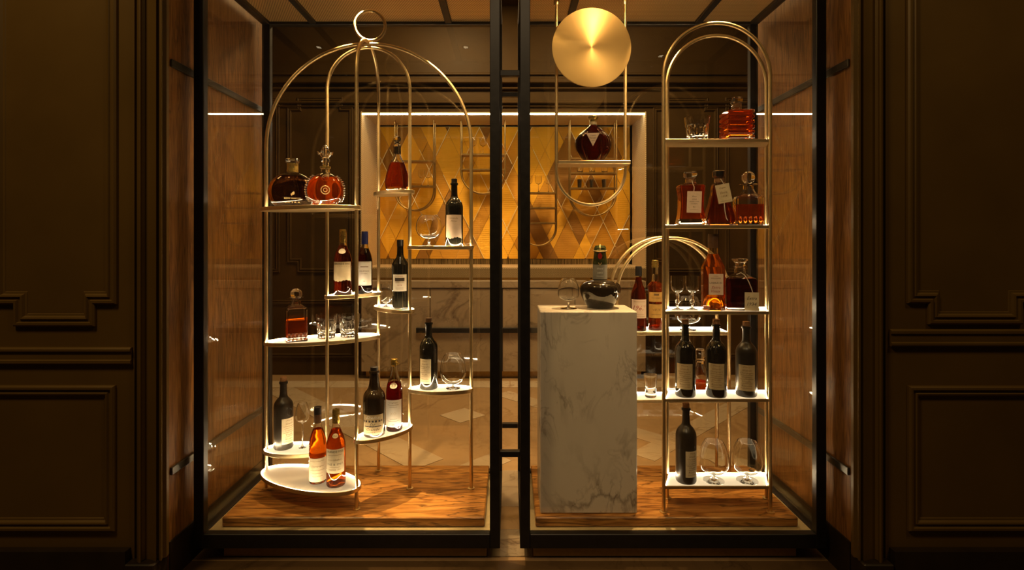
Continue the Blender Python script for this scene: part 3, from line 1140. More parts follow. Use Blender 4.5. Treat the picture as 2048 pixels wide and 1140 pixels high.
def ellipse_shelf(rack, off, p0, p1, h, b, name='shelf', led='led_light', panel='lit_acrylic'):
    """elliptical lit tray spanning two posts; p = (X units, d)"""
    A = Vector((p0[0] * S, p0[1] * D0))
    B = Vector((p1[0] * S, p1[1] * D0))
    c = (A + B) / 2
    a = (B - A).length / 2 + 5 * S
    b = b * S
    ang = math.atan2((B - A).y, (B - A).x)
    z = EZ + h * S
    n = 56

    def er(ins, zz):
        out = []
        for k in range(n):
            t = 2 * PI * k / n
            x, y = (a - ins * S) * math.cos(t), (b - ins * S) * math.sin(t)
            out.append((c.x + x * math.cos(ang) - y * math.sin(ang), c.y + x * math.sin(ang) + y * math.cos(ang), z + zz * S))
        return out
    ctr = lambda zz: [(c.x, c.y, z + zz * S)]
    tray = MB().rings([ctr(-6), er(1, -6), er(0, -5.3), er(0, 1.6), er(0.4, 2.0), er(1.7, 2.0), er(2.0, 1.7), er(2.0, -1.2), ctr(-1.2)]).build(name, 'brass', rack, off)
    MB().rings([ctr(-1.1), er(2.2, -1.1), er(2.2, 0), ctr(0)]).build('diffuser_panel', panel, tray, off)
    MB().rings([er(3.2, 0.1), er(2.2, 0.1), er(2.2, 1.3), er(3.2, 1.3)], closed=True).build('led_strip', led, tray, off)
    return tray


def quad_shelf(rack, off, fl, fr, bl_, br_, df, db, h, th=6.5, name='shelf'):
    """rectangular lit tray: X of the four corners in units, front and back depth"""
    z = EZ + h * S

    def q(ins, zz):
        x = [fl + ins, fr - ins, br_ - ins, bl_ + ins]
        y = [df * FPX + ins, df * FPX + ins, db * FPX - ins, db * FPX - ins]
        return [(x[k] * S, y[k] * S, z + zz * S) for k in range(4)]
    tray = MB().rings([q(0.4, -th), q(0, -th + 0.5), q(0, -0.5), q(0.4, -0.1), q(1.6, -0.1), q(1.8, -0.3), q(1.8, -1.2)]).build(name, 'brass', rack, off, angle=20)
    MB().rings([q(2.0, -1.1), q(2.0, 0)]).build('diffuser_panel', 'lit_acrylic', tray, off, smooth=False)
    m = MB()
    yb = db * D0 - 4 * S
    m.box((bl_ + 3) * S, (br_ - 3) * S, yb, yb + 1.2 * S, z + 0.1 * S, z + 1.5 * S)
    m.build('led_strip', 'led_light', tray, off, smooth=False)
    MB().box((bl_ + 2) * S, (br_ - 2) * S, yb + 1.4 * S, yb + 2.6 * S, z - 0.3 * S, z + 1.9 * S).build('led_shield', 'brass', tray, off, smooth=False)
    for s0, s1 in (((fl + 2.3), (bl_ + 2.3)), ((fr - 3.1), (br_ - 3.1))):
        m = MB().add([((s0 + u) * S, df * D0 + 4 * S, z + w * S) for u, w in ((0, .1), (.8, .1), (.8, .7), (0, .7))] +
              [((s1 + u) * S, db * D0 - 5 * S, z + w * S) for u, w in ((0, .1), (.8, .1), (.8, .7), (0, .7))],
              [(0, 3, 2, 1), (4, 5, 6, 7), (0, 1, 5, 4), (1, 2, 6, 5), (2, 3, 7, 6), (3, 0, 4, 7)])
        m.build('led_strip', 'led_light', tray, off, smooth=False)
    return tray


# ---- birdcage rack
CC = (-307, 1.083)
PL, PR = (-528, 1.083), (-84, 1.083)
QL, QR = (-396, 1.083), (-217, 1.083)
GF, GB = (-307, 1.0), (-307, 1.168)
cage = thing('birdcage_rack', 'tall brass birdcage rack with lit oval shelves and a ring on its dome', 'rack', V(CC[0], CC[1], PLATH))
ko = cage.location
apex = 425


def cage_arch(p0, p1, r_h, top, nm):
    A = Vector((p0[0] * S, p0[1] * D0, 0))
    B = Vector((p1[0] * S, p1[1] * D0, 0))
    c = (A + B) / 2
    hv = (B - A) / 2
    zs = EZ + (top - r_h) * S
    zb = EZ + PLATH * S + 0.004
    pts = [A + Vector((0, 0, zb)), A + Vector((0, 0, (zb + zs) / 2))]
    n = 40
    for k in range(n + 1):
        t = PI * k / n
        pts.append(c - hv * math.cos(t) + Vector((0, 0, zs + r_h * S * math.sin(t))))
    pts += [B + Vector((0, 0, (zb + zs) / 2)), B + Vector((0, 0, zb))]
    o = MB().tube(pts, TR, 12).build(nm, 'brass', cage, ko, angle=60)
    for q in (A, B):
        MB().lathe([(0, 0.0005), (7.5 * S, 0.0005), (7.5 * S, 0.003), (5 * S, 0.004), (0, 0.004)], 20, (q.x, q.y, EZ + PLATH * S)).build('post_foot', 'brass', cage, ko)
    return o


cage_arch(PL, PR, 222, apex, 'arch_tube')
cage_arch(QL, QR, 92, apex - 8, 'arch_tube')
cage_arch(GF, GB, 92, apex + 3, 'arch_tube')
rc = V(CC[0] + 4, CC[1], apex + 39)
MB().tube([(rc.x + 32 * S * math.cos(2 * PI * k / 48), rc.y + 3 * S * math.cos(2 * PI * k / 48), rc.z + 32 * S * math.sin(2 * PI * k / 48)) for k in range(48)], 3.4 * S, 12, True).build('finial_ring', 'brass', cage, ko, angle=60)
SH = {}
for key, a, b, h, bb in (('L1', PL, GF, -496, 54), ('L2', PL, QL, -452, 38), ('L3', GF, QR, -400, 31), ('L4', QR, PR, -322, 30), ('L5', PL, GB, -222, 48),
                         ('L6', GB, QR, -153, 31), ('L7', QL, GB, -122, 30), ('L8', QR, PR, -14.5, 30), ('L9', GB, QR, 107, 31), ('L10', PL, GF, 67, 52)):
    ellipse_shelf(cage, ko, a, b, h, bb, panel='lit_acrylic_soft' if key in ('L1', 'L10') else 'lit_acrylic')
    SH[key] = h

# ---- tall arched rack (etagere)
EF, ER = 0.989, 1.042
ex = {'fl': (1327.5 - CX) * EF, 'fr': (1540.5 - CX) * EF, 'bl': (1334.5 - CX) * ER, 'br': (1533 - CX) * ER}
et = thing('arched_rack', 'tall brass double arch rack with five lit shelves beside the pedestal', 'rack', V((ex['fl'] + ex['fr']) / 2, 1.015, PLATH))
eo = et.location
for a, b, d, top in ((ex['fl'], ex['fr'], EF, 429), (ex['bl'], ex['br'], ER, 426)):
    MB().tube(tube_arch(a * S, b * S, d * D0, EZ + PLATH * S + 0.004, EZ + top * S, 40), TR, 12).build('arch_tube', 'brass', et, eo, angle=60)
    for x in (a, b):
        MB().lathe([(0, 0.0005), (8 * S, 0.0005), (8 * S, 0.003), (5 * S, 0.004), (0, 0.004)], 20, (x * S, d * D0, EZ + PLATH * S)).build('post_foot', 'brass', et, eo)
for key, h in (('S1', 200), ('S2', 29.7), ('S3', -141), ('S4', -314), ('S5', -486)):
    quad_shelf(et, eo, ex['fl'] + 2.5, ex['fr'] - 2.5, ex['bl'] + 1, ex['br'] - 1, EF - 0.001, ER + 0.001, h)
    SH[key] = h

# ---- low arched rack behind it
AF, AR = 1.105, 1.170
lx = {'fl': (1234 - CX) * AF, 'fr': (1458 - CX) * AF}
lr = thing('low_arched_rack', 'low brass double arch rack behind the pedestal and the tall rack', 'rack', V((lx['fl'] + lx['fr']) / 2, 1.14, PLATH))
lo = lr.location
for d, top in ((AF, 4), (AR, 6)):
    MB().tube(tube_arch(lx['fl'] * S, lx['fr'] * S, d * D0, EZ + PLATH * S + 0.004, EZ + top * S, 40), TR, 12).build('arch_tube', 'brass', lr, lo, angle=60)
    for x in (lx['fl'], lx['fr']):
        MB().lathe([(0, 0.0005), (7.5 * S, 0.0005), (7.5 * S, 0.003), (5 * S, 0.004), (0, 0.004)], 20, (x * S, d * D0, EZ + PLATH * S)).build('post_foot', 'brass', lr, lo)
for key, h in (('A', -203), ('B', -353)):
    quad_shelf(lr, lo, lx['fl'] + 2, lx['fr'] - 2, lx['fl'] + 2, lx['fr'] - 2, AF - 0.001, AR - 0.012, h, 7.5)
    SH[key] = h

# ---- hanging shelf with disc
HD = 1.096
hx0, hx1 = (1113 - CX) * HD, (1250.5 - CX) * HD
zt = EZ + 518 * S + 0.014
hang = thing('hanging_shelf', 'brass u shaped hanging shelf below the round disc', 'shelf', V((hx0 + hx1) / 2, HD, 75))
ho = hang.location
r = (hx1 - hx0) / 2
zbot = EZ + (CY - 410) * HD * S
pts = [(hx0 * S, HD * D0, zt), (hx0 * S, HD * D0, (zt + zbot) / 2)]
for k in range(33):
    t = PI * k / 32
    pts.append((((hx0 + hx1) / 2 - r * math.cos(t)) * S, HD * D0, zbot + r * S - r * S * math.sin(t)))
pts += [(hx1 * S, HD * D0, (zt + zbot) / 2), (hx1 * S, HD * D0, zt)]
MB().tube(pts, TR * 0.95, 12).build('hanger_tube', 'brass', hang, ho, angle=60)
for x in (hx0, hx1):
    MB().lathe([(0, -0.022), (5.5 * S, -0.022), (6.5 * S, -0.016), (6.5 * S, -0.0005), (0, -0.0005)], 20, (x * S, HD * D0, zt)).build('ceiling_collar', 'brass', hang, ho)
SH['H'] = (CY - 322) * 1.075
zs = EZ + SH['H'] * S
MB().bevbox((hx0 + 1) * S, (hx1 + 4.5) * S, (HD - 0.032) * D0, (HD + 0.022) * D0, zs - 0.016, zs, 0.002).build('shelf_board', 'brass', hang, ho, smooth=False)
disc = MB()
dcn = W(1183, 95, 1.075)
disc.rings([[(0, 0.004, 0)], [(78 * 1.075 * S * math.cos(2 * PI * k / 72), 0.004, 78 * 1.075 * S * math.sin(2 * PI * k / 72)) for k in range(72)],
            [(79 * 1.075 * S * math.cos(2 * PI * k / 72), 0.003, 79 * 1.075 * S * math.sin(2 * PI * k / 72)) for k in range(72)],
            [(79 * 1.075 * S * math.cos(2 * PI * k / 72), -0.003, 79 * 1.075 * S * math.sin(2 * PI * k / 72)) for k in range(72)],
            [(78 * 1.075 * S * math.cos(2 * PI * k / 72), -0.004, 78 * 1.075 * S * math.sin(2 * PI * k / 72)) for k in range(72)], [(0, -0.004, 0)]])
dk = disc.build('brass_disc', 'brushed_brass', None, fix=True)
dk.location = dcn
tag(dk, 'large round brushed brass disc mounted on the hanging rods', 'disc')
m = MB()
for x in (hx0, hx1):
    m = MB().tube([(x * S - dcn.x, HD * D0 - dcn.y - TR, 0), ((x * S - dcn.x) * 0.93, 0.0, 0)], 0.003, 8)
    m.build('mounting_pin', 'brass', dk)

# ---- pedestal
pd0, pd1 = 0.983, 1.087
px0, px1 = 59.5, 250
ped = MB().bevbox(px0 * S, px1 * S, pd0 * D0, pd1 * D0, EZ + PLATH * S + 0.001, EZ - 141 * S, 0.003).build('marble_pedestal', 'marble_white', None, V(155, 1.035, PLATH), smooth=False)
ped.location = V(155, 1.035, PLATH)
tag(ped, 'white veined marble pedestal block carrying the squat dark jug', 'pedestal')
SH['P'] = -141


# ================================================================== BOTTLES AND GLASSES
def put(name, label, cat, x, d, key, turn=0.0, group=None):
    loc = V((x - CX) * d, d, SH[key])
    loc.z += 0.0004
    return thing(name, label, cat, loc, -math.atan2(loc.x, loc.y) + R(turn), group)


def cyl_label(root, Rm, z0, z1, ha, paper, lines=(), a0=0.0, torn=False, name='paper_label', sub=True):
    """paper wrapped round a bottle; ha = half angle (deg), lines = (text, width fraction, height fraction, line height fraction, ink, shear)"""
    n = 16
    rr = Rm + 0.0004
    m = MB()
    top, bot = [], []
    for k in range(n + 1):
        a = R(a0) + R(ha) * (2 * k / n - 1)
        zb = z0
        if torn:
            zb = z0 + (z1 - z0) * (0.04 + 0.035 * math.sin(k * 0.5 + 2.2) + 0.02 * math.sin(k * 2.3))
        e = 0.0012 if torn else 0
        top.append((rr * math.sin(a), -rr * math.cos(a), z1))
        bot.append(((rr + e) * math.sin(a), -(rr + e) * math.cos(a), zb))
    th = 0.0003
    out = [(p[0] * (1 + th / rr), p[1] * (1 + th / rr), p[2]) for p in bot + top]
    inn = bot + top
    vs = out + inn
    M = 2 * (n + 1)
    fs = []
    for k in range(n):
        fs.append((k, k + 1, n + 2 + k, n + 1 + k))
        fs.append((M + k, M + n + 1 + k, M + n + 2 + k, M + k + 1))
        fs.append((k, M + k, M + k + 1, k + 1))
        fs.append((n + 1 + k, n + 2 + k, M + n + 2 + k, M + n + 1 + k))
    m.add(vs, fs)
    lb = m.build(name, paper, root)
    Wd = 2 * R(ha) * rr
    Hd = z1 - z0
    rt = rr + 0.0007
    inks = {}
    for tx, wf, hf, lh, ink, sh in lines:
        mb = inks.setdefault(ink, MB())
        pl = lambda u, z: (rt * math.sin(u / rt + R(a0)), -rt * math.cos(u / rt + R(a0)), z)
        if tx == '-':
            a, b = -wf * Wd / 2, wf * Wd / 2
            zc = z0 + hf * Hd
            for q in range(6):
                u0, u1 = a + (b - a) * q / 6, a + (b - a) * (q + 1) / 6
                mb.add([pl(u0, zc - lh * Hd / 2), pl(u1, zc - lh * Hd / 2), pl(u1, zc + lh * Hd / 2), pl(u0, zc + lh * Hd / 2)], [(0, 1, 2, 3)])
        else:
            add_text(mb, tx, wf * Wd, z0 + hf * Hd, pl, lh * Hd, sh)
    for ink, mb in inks.items():
        mb.build('lettering', ink, lb, smooth=False)
    return lb


def flat_label(root, c, w, h, paper, lines=(), tilt=0.0, lean=0.0, name='paper_tag', th=0.0006, yaw=0.0):
    """flat card facing the viewer; c = centre; tilt in the picture plane"""
    ct, st = math.cos(R(tilt)), math.sin(R(tilt))

    def pl(u, z, y=0.0):
        x, zz = u * ct - z * st, u * st + z * ct
        return (c[0] + x * math.cos(R(yaw)), c[1] + y + zz * math.sin(R(lean)) + x * math.sin(R(yaw)), c[2] + zz)
    m = MB()
    vs = [pl(-w / 2, -h / 2, -th), pl(w / 2, -h / 2, -th), pl(w / 2, h / 2, -th), pl(-w / 2, h / 2, -th),
          pl(-w / 2, -h / 2), pl(w / 2, -h / 2), pl(w / 2, h / 2), pl(-w / 2, h / 2)]
    m.add(vs, [(0, 1, 2, 3), (4, 7, 6, 5), (0, 4, 5, 1), (1, 5, 6, 2), (2, 6, 7, 3), (3, 7, 4, 0)])
    lb = m.build(name, paper, root, smooth=False)
    inks = {}
    for tx, wf, hf, lh, ink, sh in lines:
        mb = inks.setdefault(ink, MB())
        if tx == '-':
            z = -h / 2 + hf * h
            mb.add([pl(-wf * w / 2, z - lh * h / 2, -th - 0.0004), pl(wf * w / 2, z - lh * h / 2, -th - 0.0004), pl(wf * w / 2, z + lh * h / 2, -th - 0.0004), pl(-wf * w / 2, z + lh * h / 2, -th - 0.0004)], [(0, 1, 2, 3)])
        else:
            add_text(mb, tx, wf * w, -h / 2 + hf * h, lambda u, z: pl(u, z, -th - 0.0004), lh * h, sh)
    for ink, mb in inks.items():
        mb.build('lettering', ink, lb, smooth=False)
    return lb


def disc_seal(root, Rm, z, rad, mat, a0=0, text=None, ink='ink_brown', name='round_seal', squash=0.75, slope=0.0):
    m = MB()
    rr = Rm + 0.0005

    def pl(u, w, o=0.0):
        return ((rr + o - slope * w) * math.sin(u / rr + R(a0)), -(rr + o - slope * w) * math.cos(u / rr + R(a0)), z + w)
    n = 20
    ring = [(rad * math.cos(2 * PI * k / n), rad * squash * math.sin(2 * PI * k / n)) for k in range(n)]
    m.rings([[pl(*p, 0) for p in ring], [pl(*p, 0.0006) for p in ring], [pl(0, 0, 0.0012)]])
    s = m.build(name, mat, root)
    if text:
        t = MB()
        add_text(t, text, rad * 1.2, 0, lambda u, w: pl(u, w, 0.0018), rad * 0.6)
        t.build('lettering', ink, s, smooth=False)
    return s


def p_bordeaux(r, h):
    return [(0, .03 * h), (.5 * r, .022 * h), (.82 * r, .002 * h), (.92 * r, 0), (r, .02 * h), (r, .30 * h)] + \
        spl([(r, .56 * h), (.985 * r, .60 * h), (.88 * r, .648 * h), (.66 * r, .69 * h), (.46 * r, .72 * h), (.385 * r, .755 * h), (.36 * r, .80 * h)], 4) + \
        [(.35 * r, .905 * h), (.44 * r, .908 * h), (.45 * r, .925 * h), (.43 * r, .938 * h), (.36 * r, .943 * h), (0, .943 * h)]


def p_cognac(r, h, sh=.50, neck=.38):
    return [(0, .085 * h), (.35 * r, .075 * h), (.68 * r, .032 * h), (.84 * r, .003 * h), (.93 * r, 0), (r, .018 * h), (r, .28 * h)] + \
        spl([(r, sh * h), (.97 * r, (sh + .05) * h), (.82 * r, (sh + .13) * h), (.60 * r, (sh + .20) * h), (.45 * r, (sh + .255) * h), (neck * r, (sh + .31) * h)], 4) + \
        [(neck * .96 * r, .93 * h), (neck * .96 * r, .985 * h), (0, .985 * h)]


def hollow_round(root, outer, t, zb, ztop, fill, gmat, lmat, seg=40, punt=True, flute=None, part='bottle_glass'):
    """glass vessel with a real cavity; liquid up to fill"""
    r0 = None
    inn = []
    for r, z in outer:
        if z >= zb and z <= ztop and r > 1.4 * t:
            inn.append((r - t, z))
    # drop the under-side points of a punt
    k = max(range(len(inn)), key=lambda i: inn[i][0] if inn[i][1] < ztop * 0.4 else -1)
    inn = inn[k:]
    b = inn[0][0]
    start = [(0, zb + (.062 * ztop if punt else 0)), (b * .4, zb + (.05 * ztop if punt else 0)), (b * .78, zb + (.015 * ztop if punt else 0)), (b * .96, zb + 0.0004)]
    inn = start + [p for p in inn if p[1] > zb + 0.001]
    inn.append((0, inn[-1][1]))
    m = MB()
    m.lathe(outer, seg, flute=flute)
    m.lathe(inn, seg, flip=True)
    g = m.build(part, gmat, root)
    if lmat:
        q = []
        for i, (r, z) in enumerate(inn):
            if z > fill:
                r1, z1 = inn[i - 1]
                u = (fill - z1) / max(1e-6, z - z1)
                q.append((r1 + (r - r1) * u + 0.12 * t, fill))
                break
            q.append((r + (0.12 * t if r > 0 else 0), z - 0.12 * t if i < 4 else z))
        q.append((0, fill))
        if q[-2][0] <= 1e-6:
            q.pop()
        MB().lathe(q, seg).build('spirit', lmat, root)
    return g


def ringof(hx, hy, z, p, n=40, rot=0.0):
    if p < 0:
        rg = oring(hx, hy, z, -p * min(hx, hy))
    else:
        rg = sring(hx, hy, z, p, n)
    if rot:
        c, s = math.cos(rot), math.sin(rot)
        rg = [(x * c - y * s, x * s + y * c, zz) for x, y, zz in rg]
    return rg


def hollow_loft(root, prof, t, zb, ztop, fill, gmat, lmat, n=40, rot=0.0, part='bottle_glass', angle=30):
    """prof = (z, hx, hy, p); cavity between zb and ztop"""
    m = MB()
    m.rings([ringof(hx, hy, z, p, n, rot) for z, hx, hy, p in prof])

    def at(z):
        for i in range(len(prof) - 1):
            if prof[i][0] <= z <= prof[i + 1][0] and prof[i + 1][0] > prof[i][0]:
                u = (z - prof[i][0]) / (prof[i + 1][0] - prof[i][0])
                return [prof[i][k] + (prof[i + 1][k] - prof[i][k]) * u for k in range(4)]
        return list(prof[-1])
    zs = [zb] + [z for z, *_ in prof if zb + 0.001 < z < ztop - 0.001] + [ztop]
    inn = []
    for z in zs:
        _, hx, hy, p = at(z)
        inn.append((z, hx - t, hy - t, p))
    m.rings([ringof(hx, hy, z, p, n, rot) for z, hx, hy, p in inn], flip=True)
    g = m.build(part, gmat, root, angle=angle)
    if lmat:
        zl = [zb - 0.12 * t] + [z for z in zs[1:-1] if z < fill - 0.0008] + [fill]
        rs = []
        for z in zl:
            _, hx, hy, p = at(max(z, zb))
            rs.append(ringof(hx - 0.88 * t, hy - 0.88 * t, z, p, n, rot))
        MB().rings(rs).build('spirit', lmat, root, angle=angle)
    return g


def ball(m, c, r, seg=20, facets=None):
    m.lathe([(r * math.sin(PI * k / 10), -r * math.cos(PI * k / 10)) for k in range(11)], facets or seg, c)
    return m


def cap_lathe(root, name, mat, r0, r1, z0, z1, extra=None, seg=24):
    pr = [(0, z0), (r0, z0), (r0, z0 + (z1 - z0) * .5)] + (extra or []) + [(r1, z1 - (z1 - z0) * .04), (r1 * .93, z1), (0, z1)]
    return MB().lathe(pr, seg).build(name, mat, root)


# ---------------------------------------------------------------- dark corked bottles
SCRIPT = [('Fine', .42, .92, .05, 'ink_brown', .3), ('Grande', .55, .80, .08, 'ink_brown', .35), ('Champagne', .78, .69, .08, 'ink_brown', .35), ('-', .7, .61, .012, 'ink_brown', 0),
          ('Cognac', .6, .53, .07, 'ink_brown', .35), ('-', .8, .45, .012, 'ink_brown', 0), ('Vieille', .5, .37, .07, 'ink_brown', .35), ('-', .62, .29, .012, 'ink_brown', 0), ('Réserve', .6, .20, .07, 'ink_brown', .3), ('-', .7, .10, .012, 'ink_brown', 0)]


def dark_bottle(label, x, yt, yb, w, d, key, lab, mat='bottle_black', cork='cork', group=None, a0=0, ha=46, paper='paper_tan', seal=False, lines=SCRIPT, torn=False):
    k = d * S
    r, h = w / 2 * k, (yb - yt) * k
    root = put('dark_bottle', label, 'bottle', x, d, key, group=group)
    MB().lathe(p_bordeaux(r, h), 40).build('bottle_glass', mat, root)
    cap_lathe(root, 'stopper', cork, .33 * r, .34 * r, .9435 * h, h)
    cyl_label(root, r, (yb - lab[1]) * k, (yb - lab[0]) * k, ha, paper, lines, a0, torn)
    if seal:
        MB().tube([((r + 0.0006) * math.sin(R(a0) + .26 * math.cos(q)), -(r + 0.0006) * math.cos(R(a0) + .26 * math.cos(q)), .53 * h + .05 * h * math.sin(q)) for q in [2 * PI * j / 24 for j in range(24)]], 0.0009, 6, True).build('moulded_seal', mat, root)
    return root


gS4 = 'dark corked bottles on the fourth shelf of the tall rack'
dark_bottle('dark corked bottle with tan script label, leftmost of three on a lit shelf', 1370.5, 641, 793, 40, 1.010, 'S4', (726, 776), group=gS4, a0=-4)
dark_bottle('dark corked bottle with tan script label, middle of three on a lit shelf', 1432.5, 641, 794, 40, 1.008, 'S4', (726, 777), group=gS4, a0=2, seal=True)
dark_bottle('dark corked bottle with tan script label, rightmost of three on a lit shelf', 1492.5, 645, 792, 40, 1.012, 'S4', (728, 779), mat='bottle_matt', group=gS4, a0=3)
dark_bottle('matt dark corked bottle with label turned sideways, left of two balloon glasses', 1372, 808, 964, 40, 1.009, 'S5', (898, 949), mat='bottle_matt', a0=38, ha=40, paper='paper_cream')
dark_bottle('matt dark corked bottle beside the tall thin stemmed glass', 567, 752, 893, 37, 1.089, 'L2', (831, 881), mat='bottle_matt', a0=36, ha=46, paper='paper_cream', seal=True)
dark_bottle('glossy dark bottle with cream label beside the big balloon glass on the right oval shelf', 857.5, 637, 777, 36, 1.088, 'L4', (716, 764), a0=-26, ha=40, paper='paper_cream', cork='cap_brown', seal=True)
dark_bottle('dark bottle with torn pale label beside a balloon glass before the gold screen', 908.5, 356, 491.5, 35, 1.083, 'L8', (428.5, 476), a0=-4, ha=56, paper='paper_pink', cork='cap_black', torn=True,
            lines=[('Grande', .5, .86, .06, 'ink_brown', .3), ('Fine', .35, .74, .06, 'ink_brown', .3), ('Cognac', .55, .58, .07, 'ink_brown', .2), ('-', .6, .48, .012, 'ink_brown', 0), ('-', .6, .40, .012, 'ink_brown', 0), ('-', .5, .32, .012, 'ink_brown', 0)])

# port shaped black bottle on the small round shelf
k = 1.115 * S
rt = put('black_bottle', 'tall black bottle with sloping shoulders and white label with dark band', 'bottle', 800.5, 1.115, 'L6')
r, h = 17 * k, 138 * k
MB().lathe([(0, .02 * h), (.8 * r, .015 * h), (.9 * r, 0), (.98 * r, .015 * h), (.97 * r, .05 * h), (.90 * r, .22 * h), (.90 * r, .32 * h), (r, .58 * h), (.99 * r, .63 * h), (.93 * r, .66 * h), (.46 * r, .745 * h), (.39 * r, .79 * h), (.36 * r, .90 * h), (0, .90 * h)], 40).build('bottle_glass', 'bottle_black', rt)
cap_lathe(rt, 'capsule', 'cap_black', .39 * r, .38 * r, .90 * h, h)
lb = cyl_label(rt, .985 * r, (616 - 580) * k, (616 - 547) * k, 50, 'paper_white', [('DOMAINE', .4, .90, .06, 'ink_red', 0), ('-', .66, .70, .2, 'ink_dark', 0), ('ARMAGNAC', .62, .52, .06, 'ink_brown', 0), ('1975', .3, .36, .08, 'ink_red', 0), ('-', .5, .2, .012, 'ink_brown', 0), ('-', .5, .12, .012, 'ink_brown', 0)], -4)

# antique brown bottle, printed label
k = 1.027 * S
rt = put('antique_bottle', 'stout antique black bottle with printed brown label on the low oval shelf', 'bottle', 748.5, 1.027, 'L3')
r, h = 21.5 * k, 136 * k
MB().lathe([(0, .04 * h), (.6 * r, .02 * h), (.88 * r, 0), (.97 * r, .015 * h), (r, .05 * h), (1.0 * r, .30 * h)] +
           spl([(1.02 * r, .50 * h), (.99 * r, .575 * h), (.85 * r, .63 * h), (.62 * r, .675 * h), (.50 * r, .73 * h), (.44 * r, .80 * h), (.38 * r, .90 * h)], 4) +
           [(.46 * r, .905 * h), (.48 * r, .925 * h), (.45 * r, .945 * h), (.36 * r, .95 * h), (0, .95 * h)], 40).build('bottle_glass', 'bottle_brown', rt)
cap_lathe(rt, 'stopper', 'cap_black', .36 * r, .38 * r, .95 * h, h)
cyl_label(rt, 1.015 * r, (868 - 861) * k, (868 - 822) * k, 58, 'paper_tan', [('Delta', .6, .88, .15, 'ink_white', .35), ('-', .9, .68, .10, 'ink_dark', 0), ('Dr', .25, .52, .16, 'ink_dark', .3), ('-', .8, .42, .05, 'ink_dark', 0), ('Grande', .62, .28, .13, 'ink_dark', .35), ('CHAMPAGNE', .8, .12, .08, 'ink_dark', 0), ('-', .9, .04, .015, 'ink_dark', 0)], -8)


# ---------------------------------------------------------------- clear bottles of amber spirit
def amber_bottle(name, label, x, yt, yb, w, d, key, fill_y, liq, cap, prof=None, lab=None, paper='paper_cream', lines=(), ha=58, a0=0, torn=False, seal=None, group=None, seg=40, t=0.0022):
    k = d * S
    r, h = w / 2 * k, (yb - yt) * k
    root = put(name, label, 'bottle', x, d, key, group=group)
    pr = prof(r, h) if prof else p_cognac(r, h)
    hollow_round(root, pr, t, .028 * h, .955 * h, (yb - fill_y) * k, 'crystal_tint', liq, seg)
    cm, cz, cr = cap
    cap_lathe(root, 'capsule', cm, (cr + .03) * r, cr * r, (yb - cz) * k, h)
    if lab:
        cyl_label(root, r, (yb - lab[1]) * k, (yb - lab[0]) * k, ha, paper, lines, a0, torn)
    if seal:
        sy, sr, sm, st = seal
        z = (yb - sy) * k
        rs = max([q[0] + (p2[0] - q[0]) * (z - q[1]) / max(1e-6, p2[1] - q[1]) for q, p2 in zip(pr[:-1], pr[1:]) if q[1] <= z <= p2[1] and q[1] > .1 * h] or [r])
        disc_seal(root, rs, z, sr * k, sm, -6, st, slope=0.55)
    return root


DATE = [('GRANDE FINE', .86, .90, .10, 'ink_dark', 0), ('-', .7, .76, .012, 'ink_brown', 0), ('COGNAC', .7, .56, .07, 'ink_brown', 0), ('1965 & 1967', .8, .38, .09, 'ink_dark', 0), ('-', .5, .25, .012, 'ink_brown', 0), ('PREMIER CRU', .6, .15, .06, 'ink_brown', 0)]
amber_bottle('amber_bottle', 'bright amber bottle with brown sleeve and black top on the lowest oval shelf', 635.5, 815, 963, 33.5, 1.029, 'L1', 858, 'cognac_amber', ('cap_brown', 846, .40), lab=(912, 958), paper='paper_cream',
             lines=[('-', .7, .88, .012, 'ink_brown', 0), ('Champagne', .62, .66, .1, 'ink_brown', .3), ('-', .7, .5, .012, 'ink_brown', 0), ('-', .5, .36, .012, 'ink_brown', 0), ('VIEILLE RESERVE', .5, .24, .05, 'ink_brown', 0)], ha=70, a0=-4)
rt = bpy.context.scene.objects['amber_bottle']
k = 1.029 * S
cap_lathe(rt, 'stopper', 'cap_black', 7.3 * k, 7.0 * k, 134 * k, 148.6 * k)
amber_bottle('amber_bottle', 'bright amber bottle with gold cap and dated cream label on the lowest oval shelf', 672, 819, 969, 37.5, 1.016, 'L1', 858, 'cognac_amber', ('foil_gold', 846, .36), lab=(893, 940), lines=DATE, ha=62, a0=-8, seal=(868, 5.5, 'paper_cream', '1965'))
amber_bottle('amber_bottle', 'amber bottle with peeling cream label and round white seal', 685.5, 457, 587.5, 35, 1.113, 'L7', 489, 'cognac_deep', ('foil_gold', 484, .38), lab=(521, 560), lines=DATE, ha=62, a0=-5, torn=True, seal=(500, 6.8, 'paper_white', None))
amber_bottle('amber_bottle', 'dark amber bottle with blue capsule and bordered white label', 729.5, 459, 583, 30, 1.142, 'L7', 493, 'cognac_black', ('cap_blue', 485, .42), lab=(519, 566), paper='paper_white',
             lines=[('-', .5, .78, .03, 'ink_brown', 0), ('DELAMAIN', .62, .60, .07, 'ink_brown', 0), ('COGNAC', .42, .50, .05, 'ink_brown', 0), ('-', .86, .95, .008, 'ink_brown', 0), ('-', .86, .05, .008, 'ink_brown', 0), ('o', .14, .17, .06, 'ink_brown', 0)], ha=60, a0=-4)
